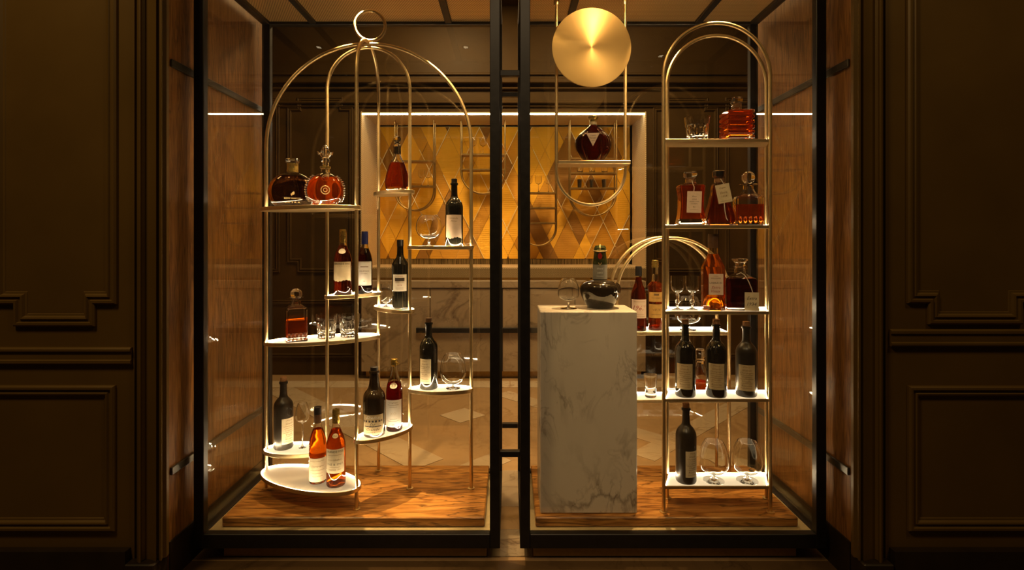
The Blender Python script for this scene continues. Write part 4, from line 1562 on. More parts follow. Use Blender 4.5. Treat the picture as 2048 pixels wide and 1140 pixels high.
# red spirit bottle with wax top
amber_bottle('red_bottle', 'ruby red bottle with white label and gold waxed top on the low oval shelf', 788.5, 717, 858, 33, 1.056, 'L3', 764, 'cognac_red', ('foil_gold', 729, .40),
             prof=lambda r, h: [(0, .06 * h), (.4 * r, .05 * h), (.75 * r, .012 * h), (.9 * r, 0), (.98 * r, .02 * h), (r, .25 * h)] + spl([(r, .50 * h), (.95 * r, .58 * h), (.76 * r, .68 * h), (.56 * r, .755 * h), (.45 * r, .82 * h), (.40 * r, .90 * h)], 4) + [(.40 * r, .985 * h), (0, .985 * h)],
             lab=(795, 848), paper='paper_white', lines=[('Cognac', .5, .90, .07, 'ink_brown', .3), ('-', .6, .82, .012, 'ink_brown', 0), ('-', .42, .74, .01, 'ink_brown', 0), ('XO', .34, .5, .22, 'paper_cream', 0), ('-', .42, .3, .01, 'ink_brown', 0), ('-', .6, .22, .012, 'ink_brown', 0), ('o', .16, .08, .08, 'ink_dark', 0)], ha=64, a0=-8, seal=(767, 7, 'paper_white', 'XO'))
rt = bpy.context.scene.objects['red_bottle']
k = 1.056 * S
MB().tube([(.004, -.0135, 136 * k), (.013, -.014, 133.5 * k), (.019, -.013, 131.5 * k), (.021, -.012, 133.8 * k)], [0.0035, 0.003, 0.003, 0.0025], 8).build('wax_drip', 'foil_gold', rt)
MB().tube([(-.001, -.0152, 127 * k), (-.001, -.0158, 112 * k), (-.001, -.024, 97 * k)], 0.0022, 8).build('seal_ribbon', 'foil_gold', rt)
# bottles on the low rack
amber_bottle('amber_bottle', 'amber bottle with black capsule and cream script label behind the pedestal edge', 1277, 534, 662, 31, 1.124, 'A', 556, 'cognac_deep', ('cap_black', 553, .40), lab=(599, 636), paper='paper_pink',
             lines=[('-', .7, .88, .02, 'ink_brown', 0), ('1967', .8, .55, .34, 'ink_red', .35), ('-', .5, .2, .012, 'ink_brown', 0), ('-', .6, .1, .012, 'ink_brown', 0)], ha=64, a0=8)
amber_bottle('amber_bottle', 'straight sided amber bottle with gold cap and two ochre labels', 1310.5, 521, 660, 28, 1.132, 'A', 564, 'cognac_amber', ('foil_gold', 536, .46),
             prof=lambda r, h: [(0, .06 * h), (.5 * r, .05 * h), (.8 * r, .01 * h), (.93 * r, 0), (r, .02 * h), (r, .3 * h), (r, .55 * h), (1.04 * r, .61 * h), (1.05 * r, .635 * h), (.86 * r, .665 * h), (.56 * r, .69 * h), (.46 * r, .72 * h), (.43 * r, .80 * h), (.43 * r, .985 * h), (0, .985 * h)],
             lab=(608, 635), paper='paper_ochre', lines=[('VIEUX', .5, .6, .3, 'ink_brown', 0), ('-', .6, .25, .03, 'ink_brown', 0)], ha=66, a0=10)
rt = bpy.context.scene.objects['amber_bottle.005']
cyl_label(rt, 14 * 1.132 * S, (660 - 603) * 1.132 * S, (660 - 584) * 1.132 * S, 66, 'paper_ochre', [('-', .3, .75, .2, 'ink_brown', 0), ('COGNAC', .6, .4, .25, 'ink_brown', 0)], 10)
# faceted amber bottle on the tall rack
k = 1.013 * S
rt = put('faceted_bottle', 'tall faceted amber bottle with dark cap and pale rectangular label', 'bottle', 1426, 1.013, 'S3')
r, h = 21 * k, 151 * k
hollow_loft(rt, [(0, .95 * r, .95 * r, -.5), (.01 * h, r, r, -.5), (.50 * h, r, r, -.5), (.57 * h, .95 * r, .95 * r, -.5), (.73 * h, .46 * r, .46 * r, -.5), (.76 * h, .40 * r, .40 * r, -.5), (.985 * h, .40 * r, .40 * r, -.5)],
            .0025, .03 * h, .96 * h, .735 * h, 'crystal_tint', 'cognac_gold', rot=R(12), angle=12)
cap_lathe(rt, 'capsule', 'cap_brown', .46 * r, .45 * r, .815 * h, h)
MB().lathe([(.86 * r * math.cos(PI / 2 * q / 8), .034 * h + .17 * h * math.sin(PI / 2 * q / 8)) for q in range(8)] + [(0, .204 * h)], 16).build('domed_base', 'crystal_tint', rt)
flat_label(rt, (5.5 * k, -r - .0012, (620 - 568) * k), 27 * k, 41 * k, 'paper_pink', [('COGNAC', .34, .89, .05, 'ink_brown', 0), ('MILLESIME', .66, .79, .06, 'ink_brown', 0), ('LHERAUD', .86, .57, .11, 'ink_dark', 0), ('Extra', .6, .36, .16, 'ink_red', .4), ('Vieux', .62, .18, .16, 'ink_red', .4)], name='paper_label', yaw=8)

# ---------------------------------------------------------------- decanters
# flat moon flask
d = 1.072
k = d * S
rt = put('moon_flask', 'flat round dark brandy flask with gold neck and lettering', 'bottle', 585, d, 'L10')
cz, a, b = 33 * k, 45.5 * k, 39.5 * k
prof = [(0, 20 * k, 7 * k, 2.6)]
for q in range(1, 20):
    th = -0.94 + (PI / 2 * 0.87 + 0.94) * q / 19
    prof.append((cz + b * math.sin(th), a * math.cos(th), 13 * k * max(.45, math.cos(th)) ** .8, 2.3))
prof = [p for p in prof if p[0] >= 0]
prof += [(73.5 * k, 10.5 * k, 7.5 * k, 2), (76 * k, 9.5 * k, 7.5 * k, 2), (88 * k, 9.5 * k, 7.5 * k, 2)]
hollow_loft(rt, prof, .003, 4 * k, 76 * k, 66 * k, 'crystal_tint', 'cognac_smoke', 48)
MB().lathe([(0, 73 * k), (10.8 * k, 73 * k), (10.8 * k, 90 * k), (0, 90 * k)], 28).build('gold_collar', 'foil_gold', rt)
MB().lathe([(0, 90.2 * k), (12 * k, 90.2 * k), (13.5 * k, 93 * k), (13.5 * k, 98 * k), (12 * k, 99.5 * k), (0, 100 * k)], 28).build('stopper', 'crystal', rt)
m = MB()
pl = lambda u, z: (u, -13.6 * k - .0006, z)
add_text(m, 'RÉMY MARTIN', 30 * k, 20 * k, pl, 5 * k)
add_text(m, 'E X T R A', 28 * k, 12 * k, pl, 3 * k)
m.build('lettering', 'ink_gold', rt, smooth=False)
m = MB()
for px, pz, L, an in ((0, 30, 9, 60), (1.5, 28, 6, 20), (-2, 27, 6, 110), (2.5, 31, 5, 75)):
    c, s = math.cos(R(an)), math.sin(R(an))
    m.add([pl((px - c * L / 2) * k, (pz - s * L / 2) * k), pl((px + s * 1.2) * k, (pz - c * 1.2) * k), pl((px + c * L / 2) * k, (pz + s * L / 2) * k), pl((px - s * 1.2) * k, (pz + c * 1.2) * k)], [(0, 1, 2, 3)])
m.build('emblem', 'ink_gold', rt, smooth=False)

# ornate crystal decanter with spiked sides and fleur stopper
d = 1.018
k = d * S
rt = put('ornate_decanter', 'round crystal decanter with spiked sides, medallions and fleur shaped stopper', 'decanter', 650.5, d, 'L10')
cz, rr = 33 * k, 35 * k
prof = [(0, 26 * k, 10 * k, 2.4)]
for q in range(1, 19):
    th = -0.93 + (PI / 2 * 0.82 + 0.93) * q / 18
    prof.append((cz + rr * math.sin(th), rr * math.cos(th), 14 * k * max(.5, math.cos(th)) ** .7, 2.2))
prof = [p for p in prof if p[0] >= 0]
prof += [(66 * k, 9.5 * k, 8.5 * k, 2), (69 * k, 8.5 * k, 8.5 * k, 2), (78 * k, 8.5 * k, 8.5 * k, 2)]
hollow_loft(rt, prof, .0028, 5 * k, 75 * k, 60 * k, 'crystal', 'cognac_amber', 44)
for sg in (-1, 1):
    for q in range(13):
        th = -0.62 + 1.55 * q / 12
        px, pz = sg * (rr * math.cos(th) + 1.5 * k), cz + (rr + 1.5 * k) * math.sin(th)
        m = MB()
        m.lathe([(0, -1.7 * k), (2.1 * k, -.9 * k), (2.7 * k, 0), (2.1 * k, .9 * k), (0, 1.7 * k)], 8, (px + sg * .6 * k, 0, pz))
        m.build('side_bead', 'crystal', rt)
for x, z, q in ((-17.5, 9.5, 6.2), (13, 9.5, 7.4), (0, 33, 8), (0, 57, 6)):
    m = MB()
    yy = -(13.8 * k if z < 50 else 9.0 * k)
    for rad, wd in ((q, 1.0), (q * .45, .8)):
        m.tube([(x * k + rad * k * math.cos(2 * PI * j / 20), yy, z * k + rad * k * math.sin(2 * PI * j / 20)) for j in range(20)], wd * k, 6, True)
    m.build('medallion', 'crystal' if z < 30 else 'ink_gold', rt)
MB().lathe([(0, 77 * k), (10 * k, 77 * k), (10.4 * k, 79 * k), (10 * k, 81 * k), (0, 81 * k)], 24).build('neck_ring', 'foil_gold', rt)
m = MB()
m.lathe([(0, 81.2 * k), (5 * k, 81.2 * k), (6.5 * k, 84 * k), (5.2 * k, 87 * k), (9 * k, 91 * k), (9.5 * k, 94 * k), (6 * k, 97 * k), (5 * k, 99 * k), (0, 100 * k)], 10)
m.build('stopper_base', 'crystal', rt, angle=15)
m = MB()
m.tube([(0, 0, 97 * k), (0, 0, 106 * k), (0, 0, 114 * k), (0, 0, 121 * k), (0, 0, 124 * k)], [3.5 * k, 4.5 * k, 7.6 * k, 5.5 * k, 1 * k], 10)
for sg in (-1, 1):
    m.tube([(sg * 2 * k, 0, 97 * k), (sg * 5 * k, 0, 103 * k), (sg * 9 * k, 0, 110 * k), (sg * 12 * k, 0, 109 * k), (sg * 12.5 * k, 0, 104 * k)], [2.5 * k, 4.2 * k, 5.0 * k, 4.4 * k, 1.6 * k], 10)
m.build('fleur_stopper', 'crystal', rt, angle=40)

# teardrop decanter
d = 1.116
k = d * S
rt = put('teardrop_decanter', 'teardrop crystal decanter with silver collar and ball stopper', 'decanter', 794.5, d, 'L9')
prof = [(0, 18 * k, 14 * k, 2.6), (2 * k, 21 * k, 16 * k, 2.6), (14 * k, 24 * k, 17 * k, 2.4), (26 * k, 23.5 * k, 16.5 * k, 2.3), (44 * k, 19 * k, 14 * k, 2.2), (58 * k, 14 * k, 11.5 * k, 2.1), (68 * k, 9 * k, 8.5 * k, 2), (74 * k, 7.2 * k, 7.2 * k, 2), (78 * k, 6.6 * k, 6.6 * k, 2)]
pp = spl(prof, 3)
hollow_loft(rt, pp, .005, 10 * k, 76 * k, 58 * k, 'crystal', 'cognac_deep', 40)
MB().lathe([(0, 76 * k), (7.4 * k, 76 * k), (7.6 * k, 78 * k), (7.2 * k, 88 * k), (7.6 * k, 90 * k), (0, 90 * k)], 24).build('neck_collar', 'collar_silver', rt)
MB().lathe([(0, 90.1 * k), (7.5 * k, 90.1 * k), (8 * k, 92 * k), (6 * k, 96 * k), (3.5 * k, 98.5 * k), (0, 98.5 * k)], 20).build('stopper_base', 'crystal', rt)
m = MB()
ball(m, (0, 0, 105 * k), 7.6 * k, facets=9)
m.build('ball_stopper', 'crystal', rt, angle=10)

# square decanter, half full, ball stopper
def square_decanter(label, x, yb, d, key, hw, zs, zn, zf, ball_r, H, fill, liq, turn=0, flutes=True, dep=1.0):
    k = d * S
    rt = put('square_decanter', label, 'decanter', x, d, key, turn)
    w = hw * k
    prof = [(0, .97, -.12), (1, 1, -.14), (zs, 1, -.14), (zs + 5, .93, -.2), (zs + (zn - zs) * .55, .55, -.5), (zn, .36, -.55), (zf - 2, .33, -.55)]
    prof = [(z * k, q * w, q * w * (dep if q > .5 else 1), p) for z, q, p in prof]
    hollow_loft(rt, prof, .0035, 9 * k, (zf - 3) * k, fill * k, 'crystal', liq, angle=12)
    MB().lathe([(0, (zf - 2) * k), (w * .38, (zf - 2) * k), (w * .66, (zf - .3) * k), (w * .66, (zf + .8) * k), (w * .3, (zf + 1.5) * k), (w * .22, (zf + 4) * k), (0, (zf + 4) * k)], 28).build('lip', 'crystal', rt)
    m = MB()
    ball(m, (0, 0, H * k - ball_r * k), ball_r * k, 28)
    m.build('ball_stopper', 'crystal', rt)
    if flutes:
        for sx in range(5):
            xx = (-.72 + .36 * sx) * w
            m = MB()
            m.lathe([(0, -7.5 * k), (3.0 * k, -6 * k), (3.4 * k, 0), (3.0 * k, 6 * k), (0, 7.5 * k)], 10, (xx, -w * dep, 10 * k), sy=.28)
            m.build('cut_flute', 'crystal', rt)
    return rt


square_decanter('square decanter half full of amber beside two cut tumblers', 592.5, 681, 1.106, 'L5', 20, 60, 80, 86, 11.5, 104, 42, 'cognac_amber', 4)
square_decanter('square decanter half full of amber, rightmost of three decanters on a shelf', 1496.5, 448, 1.010, 'S2', 26, 52, 72, 81, 13, 108, 41, 'cognac_amber', 12, dep=.72)

# shell shaped flask with triangular label
d = 1.092
k = d * S
rt = put('shell_flask', 'ribbed shell shaped dark red flask with triangular label on the hanging shelf', 'decanter', 1186, d, 'H')
prof = []
for z, hx in ((0, 17), (3, 21), (14, 29), (26, 35), (36, 36.5), (46, 34), (56, 27), (64, 18), (70, 10), (75, 7), (80, 6.5)):
    prof.append((z * k, hx * k, (6.5 if z > 72 else 6.5 + 9.5 * math.sin(min(1, max(0, (76 - z) / 76)) * PI * .62 + .35)) * k, 2.2))
pp = spl(prof, 3)
hollow_loft(rt, pp, .003, 3 * k, 77 * k, 73 * k, 'crystal_tint', 'cognac_black', 44)
for sg in (-1, 1):
    for q in range(6):
        fx = .42 + .105 * q
        pts = []
        for z, hx, hy, p in [(p_[0], p_[1], p_[2], p_[3]) for p_ in pp if 2 * k < p_[0] < 60 * k]:
            u = fx
            y = -hy * (1 - u ** 2.2) ** (1 / 2.2)
            pts.append((sg * u * hx, y, z))
        MB().tube(pts, 0.0016, 6).build('shell_rib', 'crystal_tint', rt)
MB().lathe([(0, 80 * k), (7.2 * k, 80 * k), (7.2 * k, 84 * k), (10 * k, 87 * k), (10.4 * k, 90 * k), (7 * k, 92 * k), (0, 92.5 * k)], 24).build('gold_stopper', 'foil_gold', rt)
MB().lathe([(0, 73 * k), (7.3 * k, 73 * k), (7.3 * k, 79.8 * k), (0, 79.8 * k)], 24).build('neck_foil', 'paper_tan', rt)
m = MB()
yy = -16.6 * k
tri = [(-13, 55), (13, 55), (0, 29)]
m.add([(a_ * k, yy + .0006 - (b_ - 40) * 0.00, b_ * k) for a_, b_ in tri] + [(a_ * k, yy, b_ * k) for a_, b_ in tri], [(0, 1, 2), (5, 4, 3), (0, 3, 4, 1), (1, 4, 5, 2), (2, 5, 3, 0)])
tl = m.build('triangle_label', 'paper_pink', rt, smooth=False, fix=True)
m = MB()
add_text(m, 'Cognac', 12 * k, 50 * k, lambda u, z: (u, yy - .0005, z), 3 * k, .3)
add_text(m, 'Paradis', 14 * k, 45.5 * k, lambda u, z: (u, yy - .0005, z), 4 * k, .2)
add_text(m, 'rare', 6 * k, 40 * k, lambda u, z: (u, yy - .0005, z), 2.5 * k, .2)
m.build('lettering', 'ink_dark', tl, smooth=False)

# squat jug on the pedestal
d = 1.045
k = d * S
rt = put('squat_jug', 'squat round dark glass jug with tapered foiled neck and red seal', 'decanter', 1200, d, 'P')
MB().lathe([(0, 1.2 * k), (22 * k, .6 * k), (25 * k, 0)] + spl([(26 * k, 2 * k), (33 * k, 14 * k), (38.5 * k, 26 * k), (41 * k, 37 * k), (38.5 * k, 46 * k), (30 * k, 52.5 * k), (19 * k, 55.5 * k)], 5) +
           [(14.2 * k, 56 * k)] + [(14 * k, 60 * k), (13.8 * k, 86 * k), (12.5 * k, 100 * k), (10 * k, 118 * k), (0, 118 * k)], 56).build('jug_glass', 'bottle_brown', rt)
MB().lathe([(14.4 * k, 86 * k), (14.5 * k, 88 * k), (11.4 * k, 112 * k), (10.8 * k, 112 * k), (13.6 * k, 88 * k)], 28, closed=True).build('neck_foil', 'foil_green', rt)
MB().lathe([(0, 111 * k), (12.6 * k, 111 * k), (13.2 * k, 114 * k), (12 * k, 117 * k), (12.4 * k, 119 * k), (9.5 * k, 123.5 * k), (0, 124.5 * k)], 9).build('cap', 'foil_green', rt, angle=15)
m = MB()
m.tube([(-12.9 * k, -2 * k, 113.5 * k), (-6 * k, -12 * k, 112.5 * k), (0, -13.6 * k, 112 * k), (6 * k, -12 * k, 112.5 * k), (12.9 * k, -2 * k, 113.5 * k)], 1.5 * k, 8)
m.tube([(0, -13.4 * k, 112 * k), (0, -12.4 * k, 119 * k), (0, -7 * k, 124 * k), (0, 0, 125 * k)], 1.3 * k, 8)
m.build('gold_tie', 'ink_gold', rt)
disc_seal(rt, 13.2 * k, 103 * k, 4.2 * k, 'wax_red', 0, name='wax_seal', squash=1.5)
MB().tube([(-3 * k, -14.4 * k, 90 * k), (0, -15 * k, 85 * k), (3 * k, -14.4 * k, 90 * k)], .9 * k, 8).build('gold_crest', 'ink_gold', rt)
cyl_label(rt, 14.0 * k, 57 * k, 86 * k, 84, 'paper_grey', [('Grand', .3, .74, .16, 'ink_white', .35), ('1893', .24, .44, .16, 'ink_white', .1), ('-', .34, .22, .02, 'ink_white', 0)], 0, name='neck_label')
MB().lathe([(1.3 * k * math.sin(PI * q / 6), 1.3 * k * -math.cos(PI * q / 6)) for q in range(7)], 10, (-17.5 * k, 0, 58 * k)).build('glass_stub', 'bottle_brown', rt)

# stepped square decanter turned on its corner
d = 1.012
k = d * S
rt = put('stepped_decanter', 'square decanter of stacked glass ribs filled with amber on the top shelf', 'decanter', 1473, d, 'S1', 22)
w = 25.5 * k
prof = []
z = 0.0
steps = 6
sh = 60.0 / steps
for q in range(steps):
    prof += [(z * k, w * .90, w * .90, -.05), ((z + sh * .12) * k, w, w, -.05), ((z + sh * .72) * k, w, w, -.05), ((z + sh * .86) * k, w * .90, w * .90, -.05)]
    z += sh
prof += [(60.5 * k, w * .60, w * .60, -.4), (63 * k, w * .36, w * .36, -.58), (70 * k, w * .34, w * .34, -.58), (74 * k, w * .36, w * .36, -.58)]
hollow_loft(rt, [p for p in prof], .0075, 8 * k, 72 * k, 56 * k, 'crystal', 'cognac_amber', angle=12)
MB().lathe([(0, 66 * k), (w * .27, 66 * k), (w * .29, 74 * k), (0, 74 * k)], 20).build('cork_plug', 'cork', rt)
MB().lathe([(0, 74.2 * k), (w * .40, 74.2 * k), (w * .46, 77 * k), (w * .44, 85 * k), (w * .36, 87 * k), (0, 87 * k)], 10).build('stopper', 'crystal', rt, angle=15)

# waisted square decanter with card
d = 1.012
k = d * S
rt = put('waisted_decanter', 'waisted square amber decanter with upright cream card, leftmost of three decanters', 'decanter', 1381, d, 'S2', 14)
pf = [(0, 29, -.12), (2, 29.5, -.12), (8, 28, -.12), (20, 25.5, -.12), (38, 24, -.12), (56, 24, -.12), (70, 26, -.12), (77, 27, -.12), (80, 25, -.2), (82, 14, -.4), (86, 10.5, -.5), (92, 10.5, -.5)]
hollow_loft(rt, [(z * k, a_ * .92 * k, a_ * .68 * k, p) for z, a_, p in pf], .0035, 12 * k, 91 * k, 78 * k, 'crystal', 'cognac_amber', angle=14)
MB().lathe([(0, 84 * k), (9 * k, 84 * k), (9.4 * k, 94 * k), (0, 94 * k)], 20).build('cork_plug', 'cork', rt)
MB().lathe([(0, 94.2 * k), (12 * k, 94.2 * k), (13.5 * k, 97 * k), (13.2 * k, 105 * k), (11.5 * k, 106.5 * k), (0, 106.5 * k)], 28).build('stopper', 'crystal', rt)
cw = [('Fine', .3, .76, .06, 'ink_dark', .2), ('1914', .28, .62, .08, 'ink_dark', .1), ('GRANDE CHAMP', .68, .52, .05, 'ink_dark', 0), ('COGNAC', .48, .42, .05, 'ink_dark', 0), ('40', .16, .27, .08, 'ink_dark', 0), ('-', .6, .14, .01, 'ink_brown', 0)]
flat_label(rt, (2 * k, -20.6 * k, 45 * k), 27 * k, 42 * k, 'paper_pink', cw, -2, 0, yaw=-10)
MB().tube([(1.5 * k, -20 * k, 66 * k), (2 * k, -21 * k, 74 * k), (0, -19 * k, 80 * k), (0, -11.5 * k, 88 * k)], .7 * k, 6).build('card_string', 'string_white', rt)

# wide based decanter with tilted card
rt = put('flared_decanter', 'flared dark amber decanter with tilted cream card, middle of three decanters', 'decanter', 1438, d, 'S2', 16)
pf = [(0, 26, -.15), (2, 29, -.15), (12, 31, -.15), (24, 28, -.15), (42, 22, -.15), (62, 17.5, -.15), (78, 15.5, -.15), (82, 14, -.3), (86, 10, -.5), (92, 9.5, -.5)]
hollow_loft(rt, [(z * k, a_ * .88 * k, a_ * .6 * k, p) for z, a_, p in pf], .0032, 6 * k, 91 * k, 79 * k, 'crystal', 'cognac_deep', angle=14)
MB().lathe([(0, 85 * k), (8.4 * k, 85 * k), (8.8 * k, 95 * k), (0, 95 * k)], 20).build('cork_plug', 'cork', rt)
MB().lathe([(0, 95.2 * k), (11.5 * k, 95.2 * k), (13 * k, 98 * k), (12.8 * k, 107 * k), (11 * k, 109 * k), (0, 109 * k)], 28).build('stopper', 'collar_silver', rt)
flat_label(rt, (4 * k, -17.5 * k, 62 * k), 26 * k, 37 * k, 'paper_cream', [('Cognac', .5, .8, .1, 'ink_brown', .3), ('Extra', .5, .55, .12, 'ink_brown', .35), ('1928', .4, .35, .1, 'ink_brown', .1), ('-', .8, .1, .01, 'ink_brown', 0)], 11, 0, yaw=-10)
MB().tube([(4 * k, -18 * k, 80 * k), (2 * k, -15 * k, 86 * k), (0, -10.5 * k, 91 * k)], .7 * k, 6).build('card_string', 'string_white', rt)
MB().tube([(5 * k, -17 * k, 44 * k), (6 * k, -18.5 * k, 28 * k), (8 * k, -20 * k, 14 * k), (11 * k, -20 * k, 9 * k)], .9 * k, 6).build('string_tassel', 'string_white', rt)

# square decanter with flower stopper and year card
d = 1.014
k = d * S
rt = put('carded_decanter', 'dark square decanter with cut glass stopper and dated card beside the amber bottle', 'decanter', 1480, d, 'S3', 10)
pf = [(0, 27, -.1), (1.5, 28, -.1), (58, 29, -.1), (63, 28, -.15), (68, 17, -.35), (73, 10.5, -.5), (84, 9, -.5)]
hollow_loft(rt, [(z * k, a_ * k, a_ * .66 * k, p) for z, a_, p in pf], .0032, 5 * k, 82 * k, 63 * k, 'crystal', 'cognac_black', angle=14)
MB().lathe([(0, 84.2 * k), (12 * k, 84.2 * k), (12.5 * k, 86 * k), (9.5 * k, 89 * k), (10 * k, 93 * k), (16 * k, 98 * k), (16.3 * k, 101 * k), (13 * k, 102.5 * k), (0, 102 * k)], 12).build('stopper', 'crystal', rt, angle=15)
flat_label(rt, (18 * k, -20.2 * k, 18.6 * k), 26 * k, 36 * k, 'paper_cream', [('Extra', .7, .68, .3, 'ink_dark', .4), ('1934', .66, .36, .22, 'ink_dark', .25)], 0, 0)
MB().tube([(20 * k, -20.7 * k, 35 * k), (17 * k, -20.4 * k, 45 * k), (12 * k, -20.2 * k, 58 * k), (6 * k, -12 * k, 70 * k), (0, -10 * k, 74 * k), (-8 * k, -8 * k, 70 * k)], .9 * k, 6).build('card_string', 'string_white', rt)

# conical decanter on the low rack
d = 1.129
k = d * S
rt = put('conical_decanter', 'conical decanter with amber and cylinder stopper on the low rack behind the bottles', 'decanter', 1400, d, 'B')
hollow_round(rt, [(0, 0), (19 * k, 0), (20 * k, 1.5 * k), (19.5 * k, 12 * k), (17 * k, 32 * k), (11 * k, 54 * k), (7.5 * k, 66 * k), (6.5 * k, 72 * k), (0, 72 * k)], .0025, 3 * k, 71 * k, 30 * k, 'crystal', 'cognac_amber', 36, False)
MB().lathe([(0, 72.2 * k), (9.5 * k, 72.2 * k), (10 * k, 74 * k), (7 * k, 76 * k), (0, 76 * k)], 24).build('lip', 'crystal', rt)
MB().lathe([(0, 76.2 * k), (7.5 * k, 76.2 * k), (8.5 * k, 78 * k), (8.5 * k, 93 * k), (7.5 * k, 95 * k), (0, 95.5 * k)], 10).build('stopper', 'crystal', rt, angle=15)


# ---------------------------------------------------------------- drinking glasses
def stem_glass(name, label, x, yt, yb, w, d, key, rim=.62, b0=.22, wide=.52, foot=.7, group=None, stem=.09, top=.86, mat='crystal', seg=36, t=0.0016, knop=False, flute=None):
    k = d * S
    r, h = w / 2 * k, (yb - yt) * k
    root = put(name, label, 'glass', x, d, key, group=group)
    st = max(.0018, stem * r)
    out = [(0, .0), (foot * r, 0), (foot * r, .010 * h), (.55 * foot * r, .024 * h), (st * 1.8, .045 * h), (st, .075 * h)]
    if knop:
        out += [(st, .18 * h), (st * 2.4, .22 * h), (st * 2.6, .25 * h), (st * 1.2, .29 * h), (st * 1.5, .40 * h), (st * 2.2, .44 * h)]
    ar = lambda q: math.sqrt(max(0, 1 - (1 - rim * rim) * q * q))
    bowl = spl([(st, b0 * h - .02 * h), (.50 * r, b0 * h + .022 * h), (.82 * r, b0 * h + (wide - b0) * .34 * h), (.965 * r, b0 * h + (wide - b0) * .70 * h), (r, wide * h), (ar(.35) * r, (wide + (1 - wide) * .35) * h), (ar(.7) * r, (wide + (1 - wide) * .7) * h), (rim * r, h)], 4)
    inn = [(max(0, q[0] - t), q[1] + (0.0016 if i < 6 else 0)) for i, q in enumerate(bowl) if q[0] > st * 1.4]
    inn[-1] = (bowl[-1][0] - t, h)
    prof = out + bowl + inn[::-1] + [(0, inn[0][1] + .0004)]
    MB().lathe(prof, seg, flute=flute).build('glass_body', mat, root, angle=50)
    return root


gB = 'large balloon glasses on the bottom shelf of the tall rack'
stem_glass('balloon_glass', 'large balloon glass beside the matt dark bottle on the bottom shelf', 1427.5, 883, 962, 58, 1.010, 'S5', .62, .19, .48, .70, gB)
stem_glass('balloon_glass', 'large balloon glass nearest the right post on the bottom shelf', 1494.5, 883, 962, 59, 1.010, 'S5', .62, .19, .48, .70, gB)
stem_glass('balloon_glass', 'balloon glass beside the torn label bottle before the gold screen', 858, 428, 491.5, 52, 1.083, 'L8', .62, .26, .60, .64)
stem_glass('balloon_glass', 'big balloon glass beside the glossy dark bottle on the right oval shelf', 906, 708, 777, 52, 1.086, 'L4', .62, .14, .48, .55)
stem_glass('brandy_glass', 'small footed brandy glass beside the squat jug on the pedestal', 1137, 556, 616, 43, 1.030, 'P', .60, .27, .50, .78)
stem_glass('balloon_glass', 'wide bowled glass on the low rack behind the cut cordial glasses', 1376, 592, 658, 52, 1.13, 'A', .70, .2, .5, .6)
stem_glass('tulip_glass', 'tall thin stemmed tulip glass beside the matt dark bottle', 605, 803, 892, 26, 1.088, 'L2', .66, .555, .72, .56, stem=.11)
stem_glass('tulip_glass', 'short tulip glass beside the tall black bottle on the small oval shelf', 772, 567, 613, 24, 1.15, 'L6', .86, .16, .5, .6, stem=.14)
gC = 'cut cordial glasses on the tall rack'
stem_glass('cordial_glass', 'cut crystal cordial glass next to the left post of the tall rack', 1355, 550, 617, 28, 1.016, 'S3', 1.0, .5, .74, .82, gC, .15, knop=True, seg=24, flute=(8, .06, .075, .5))
stem_glass('cordial_glass', 'cut crystal cordial glass next to the tall faceted amber bottle', 1384.5, 550, 617, 28, 1.016, 'S3', 1.0, .5, .74, .82, gC, .15, knop=True, seg=24, flute=(8, .06, .075, .5))


def tumbler(label, x, yt, yb, w, wb, d, key, group, cuts=12, t=0.0022):
    k = d * S
    r, rb, h = w / 2 * k, wb / 2 * k, (yb - yt) * k
    root = put('cut_tumbler', label, 'glass', x, d, key, group=group)
    at = lambda z: rb + (r - rb) * z
    prof = [(0, 0), (rb * .94, 0), (rb, .03 * h), (at(.1), .1 * h), (at(.3) * .98, .3 * h), (at(.33), .33 * h), (at(.62) * .98, .62 * h), (at(.66), .66 * h), (r, h), (r - t, h), (at(.66) - t * 1.4, .66 * h), (at(.24) - t * 2, .24 * h), (rb * .6, .19 * h), (0, .18 * h)]
    MB().lathe(prof, cuts * 4, flute=(cuts, .075, .02 * h, .62 * h)).build('glass_body', 'crystal', root, angle=14)
    return root


gT = 'cut crystal tumblers beside the square decanter'
tumbler('cut crystal tumbler nearest the square half full decanter', 653, 628, 675, 43, 34, 1.137, 'L5', gT)
tumbler('cut crystal tumbler behind the front post, away from the square decanter', 698.5, 628, 672, 43, 34, 1.152, 'L5', gT)
tumbler('cut crystal tumbler beside the stepped amber decanter on the top shelf', 1394.5, 230, 277, 50, 40, 1.012, 'S1', gT)


def shot_glass(label, x, yt, yb, w, d, key, group):
    k = d * S
    r, h = w / 2 * k, (yb - yt) * k
    root = put('shot_glass', label, 'glass', x, d, key, group=group)
    MB().lathe([(0, 0), (.72 * r, 0), (.80 * r, .03 * h), (.86 * r, .5 * h), (r, h), (r - .0014, h), (.80 * r, .5 * h), (.66 * r, .26 * h), (.4 * r, .17 * h), (0, .15 * h)], 28).build('glass_body', 'crystal', root)
    return root


gG = 'plain shot glasses on the low rack'
shot_glass('plain tall shot glass between the pedestal and the tall rack', 1301, 742, 787, 27, 1.125, 'B', gG)
shot_glass('plain tall shot glass half hidden by the post and dark bottle of the tall rack', 1344, 742, 787, 27, 1.125, 'B', gG)

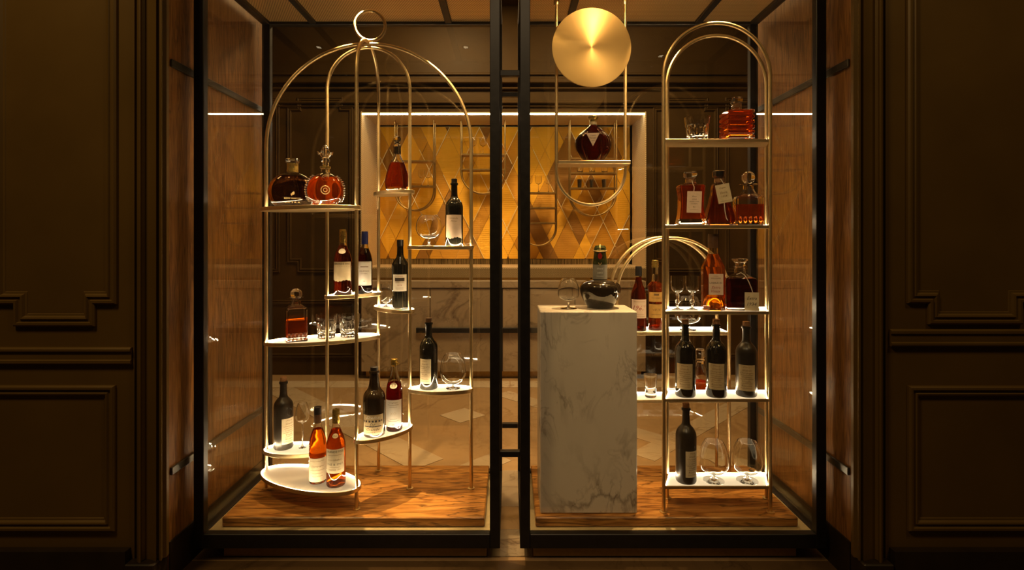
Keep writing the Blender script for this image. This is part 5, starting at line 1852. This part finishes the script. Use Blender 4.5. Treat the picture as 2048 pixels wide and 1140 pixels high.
# ---------------------------------------------------------------- capsule racks hanging in the niche
RACKS = ((792, 869, 421, (322, 372), 'leftmost', 2.43), (923, 1010, 388, (309, 339), 'second from the left', 2.43), (1040, 1112, 491, (385, 415, 445), 'third from the left', 2.43), (1139, 1231, 432, (317, 346, 376), 'rightmost', 2.43))
NSH = {}
for a, b, yb_, shv, wd, dd in RACKS:
    zt_ = EZ + H1n * S - e - 0.001
    x0, x1 = (a - CX) * dd * S, (b - CX) * dd * S
    zb_ = EZ - (yb_ - CY) * dd * S
    rk = thing('capsule_rack', 'slim brass capsule rack hanging before the gold screen, %s of four' % wd, 'rack', ((x0 + x1) / 2, dd * D0, zb_), 0, 'capsule racks in the niche')
    ro = rk.location
    rr = (x1 - x0) / 2
    for dy in (-0.055, 0.055):
        pts = [(x0, dd * D0 + dy, zt_), (x0, dd * D0 + dy, zb_ + rr)]
        pts += [((x0 + x1) / 2 - rr * math.cos(PI * q / 20), dd * D0 + dy, zb_ + rr - rr * math.sin(PI * q / 20)) for q in range(1, 20)]
        pts += [(x1, dd * D0 + dy, zb_ + rr), (x1, dd * D0 + dy, zt_)]
        MB().tube(pts, 0.0075, 8).build('hanger_tube', 'brass_dark', rk, ro, angle=60)
    for sy in shv:
        z = EZ - (sy - CY) * dd * S
        MB().bevbox(x0 + .001, x1 - .001, dd * D0 - .06, dd * D0 + .06, z - .016, z, .002).build('shelf_board', 'brass_dark', rk, ro, smooth=False)
        NSH[(a, sy)] = (z - EZ) / S
gM = 'small glasses on the capsule racks'
for i, x in enumerate((1160, 1184, 1209)):
    SH['n'] = NSH[(1139, 346)]
    shot_glass('little clear tumbler on the middle board of the rightmost capsule rack, %s' % ('left', 'centre', 'right')[i], x, 334, 346, 14, 2.43, 'n', gM)
    SH['n'] = NSH[(1139, 376)]
    g = shot_glass('little steel beaker on the lowest board of the rightmost capsule rack, %s' % ('left', 'centre', 'right')[i], x - 1, 359, 376, 10, 2.43, 'n', gM)
    g.children[0].data.materials[0] = MATS['collar_silver']
for i, x in enumerate((1058, 1077, 1097)):
    SH['n'] = NSH[(1040, 385)]
    stem_glass('wine_glass', 'little stemmed glass on the top board of the third capsule rack, %s' % ('left', 'centre', 'right')[i], x, 352, 385, 14, 2.43, 'n', .9, .5, .75, .8, gM, stem=.12, seg=20)
for i, x in enumerate((843, 856)):
    SH['n'] = NSH[(792, 372)]
    stem_glass('wine_glass', 'little stemmed glass on the lower board of the leftmost capsule rack, %s' % ('left', 'right')[i], x, 340, 372, 13, 2.43, 'n', .9, .5, .75, .8, gM, stem=.12, seg=20)
for i, x in enumerate((946, 966)):
    SH['n'] = NSH[(923, 309)]
    stem_glass('wine_glass', 'little stemmed glass on the top board of the second capsule rack, %s' % ('left', 'right')[i], x, 276, 309, 14, 2.43, 'n', .9, .5, .75, .8, gM, stem=.12, seg=20)
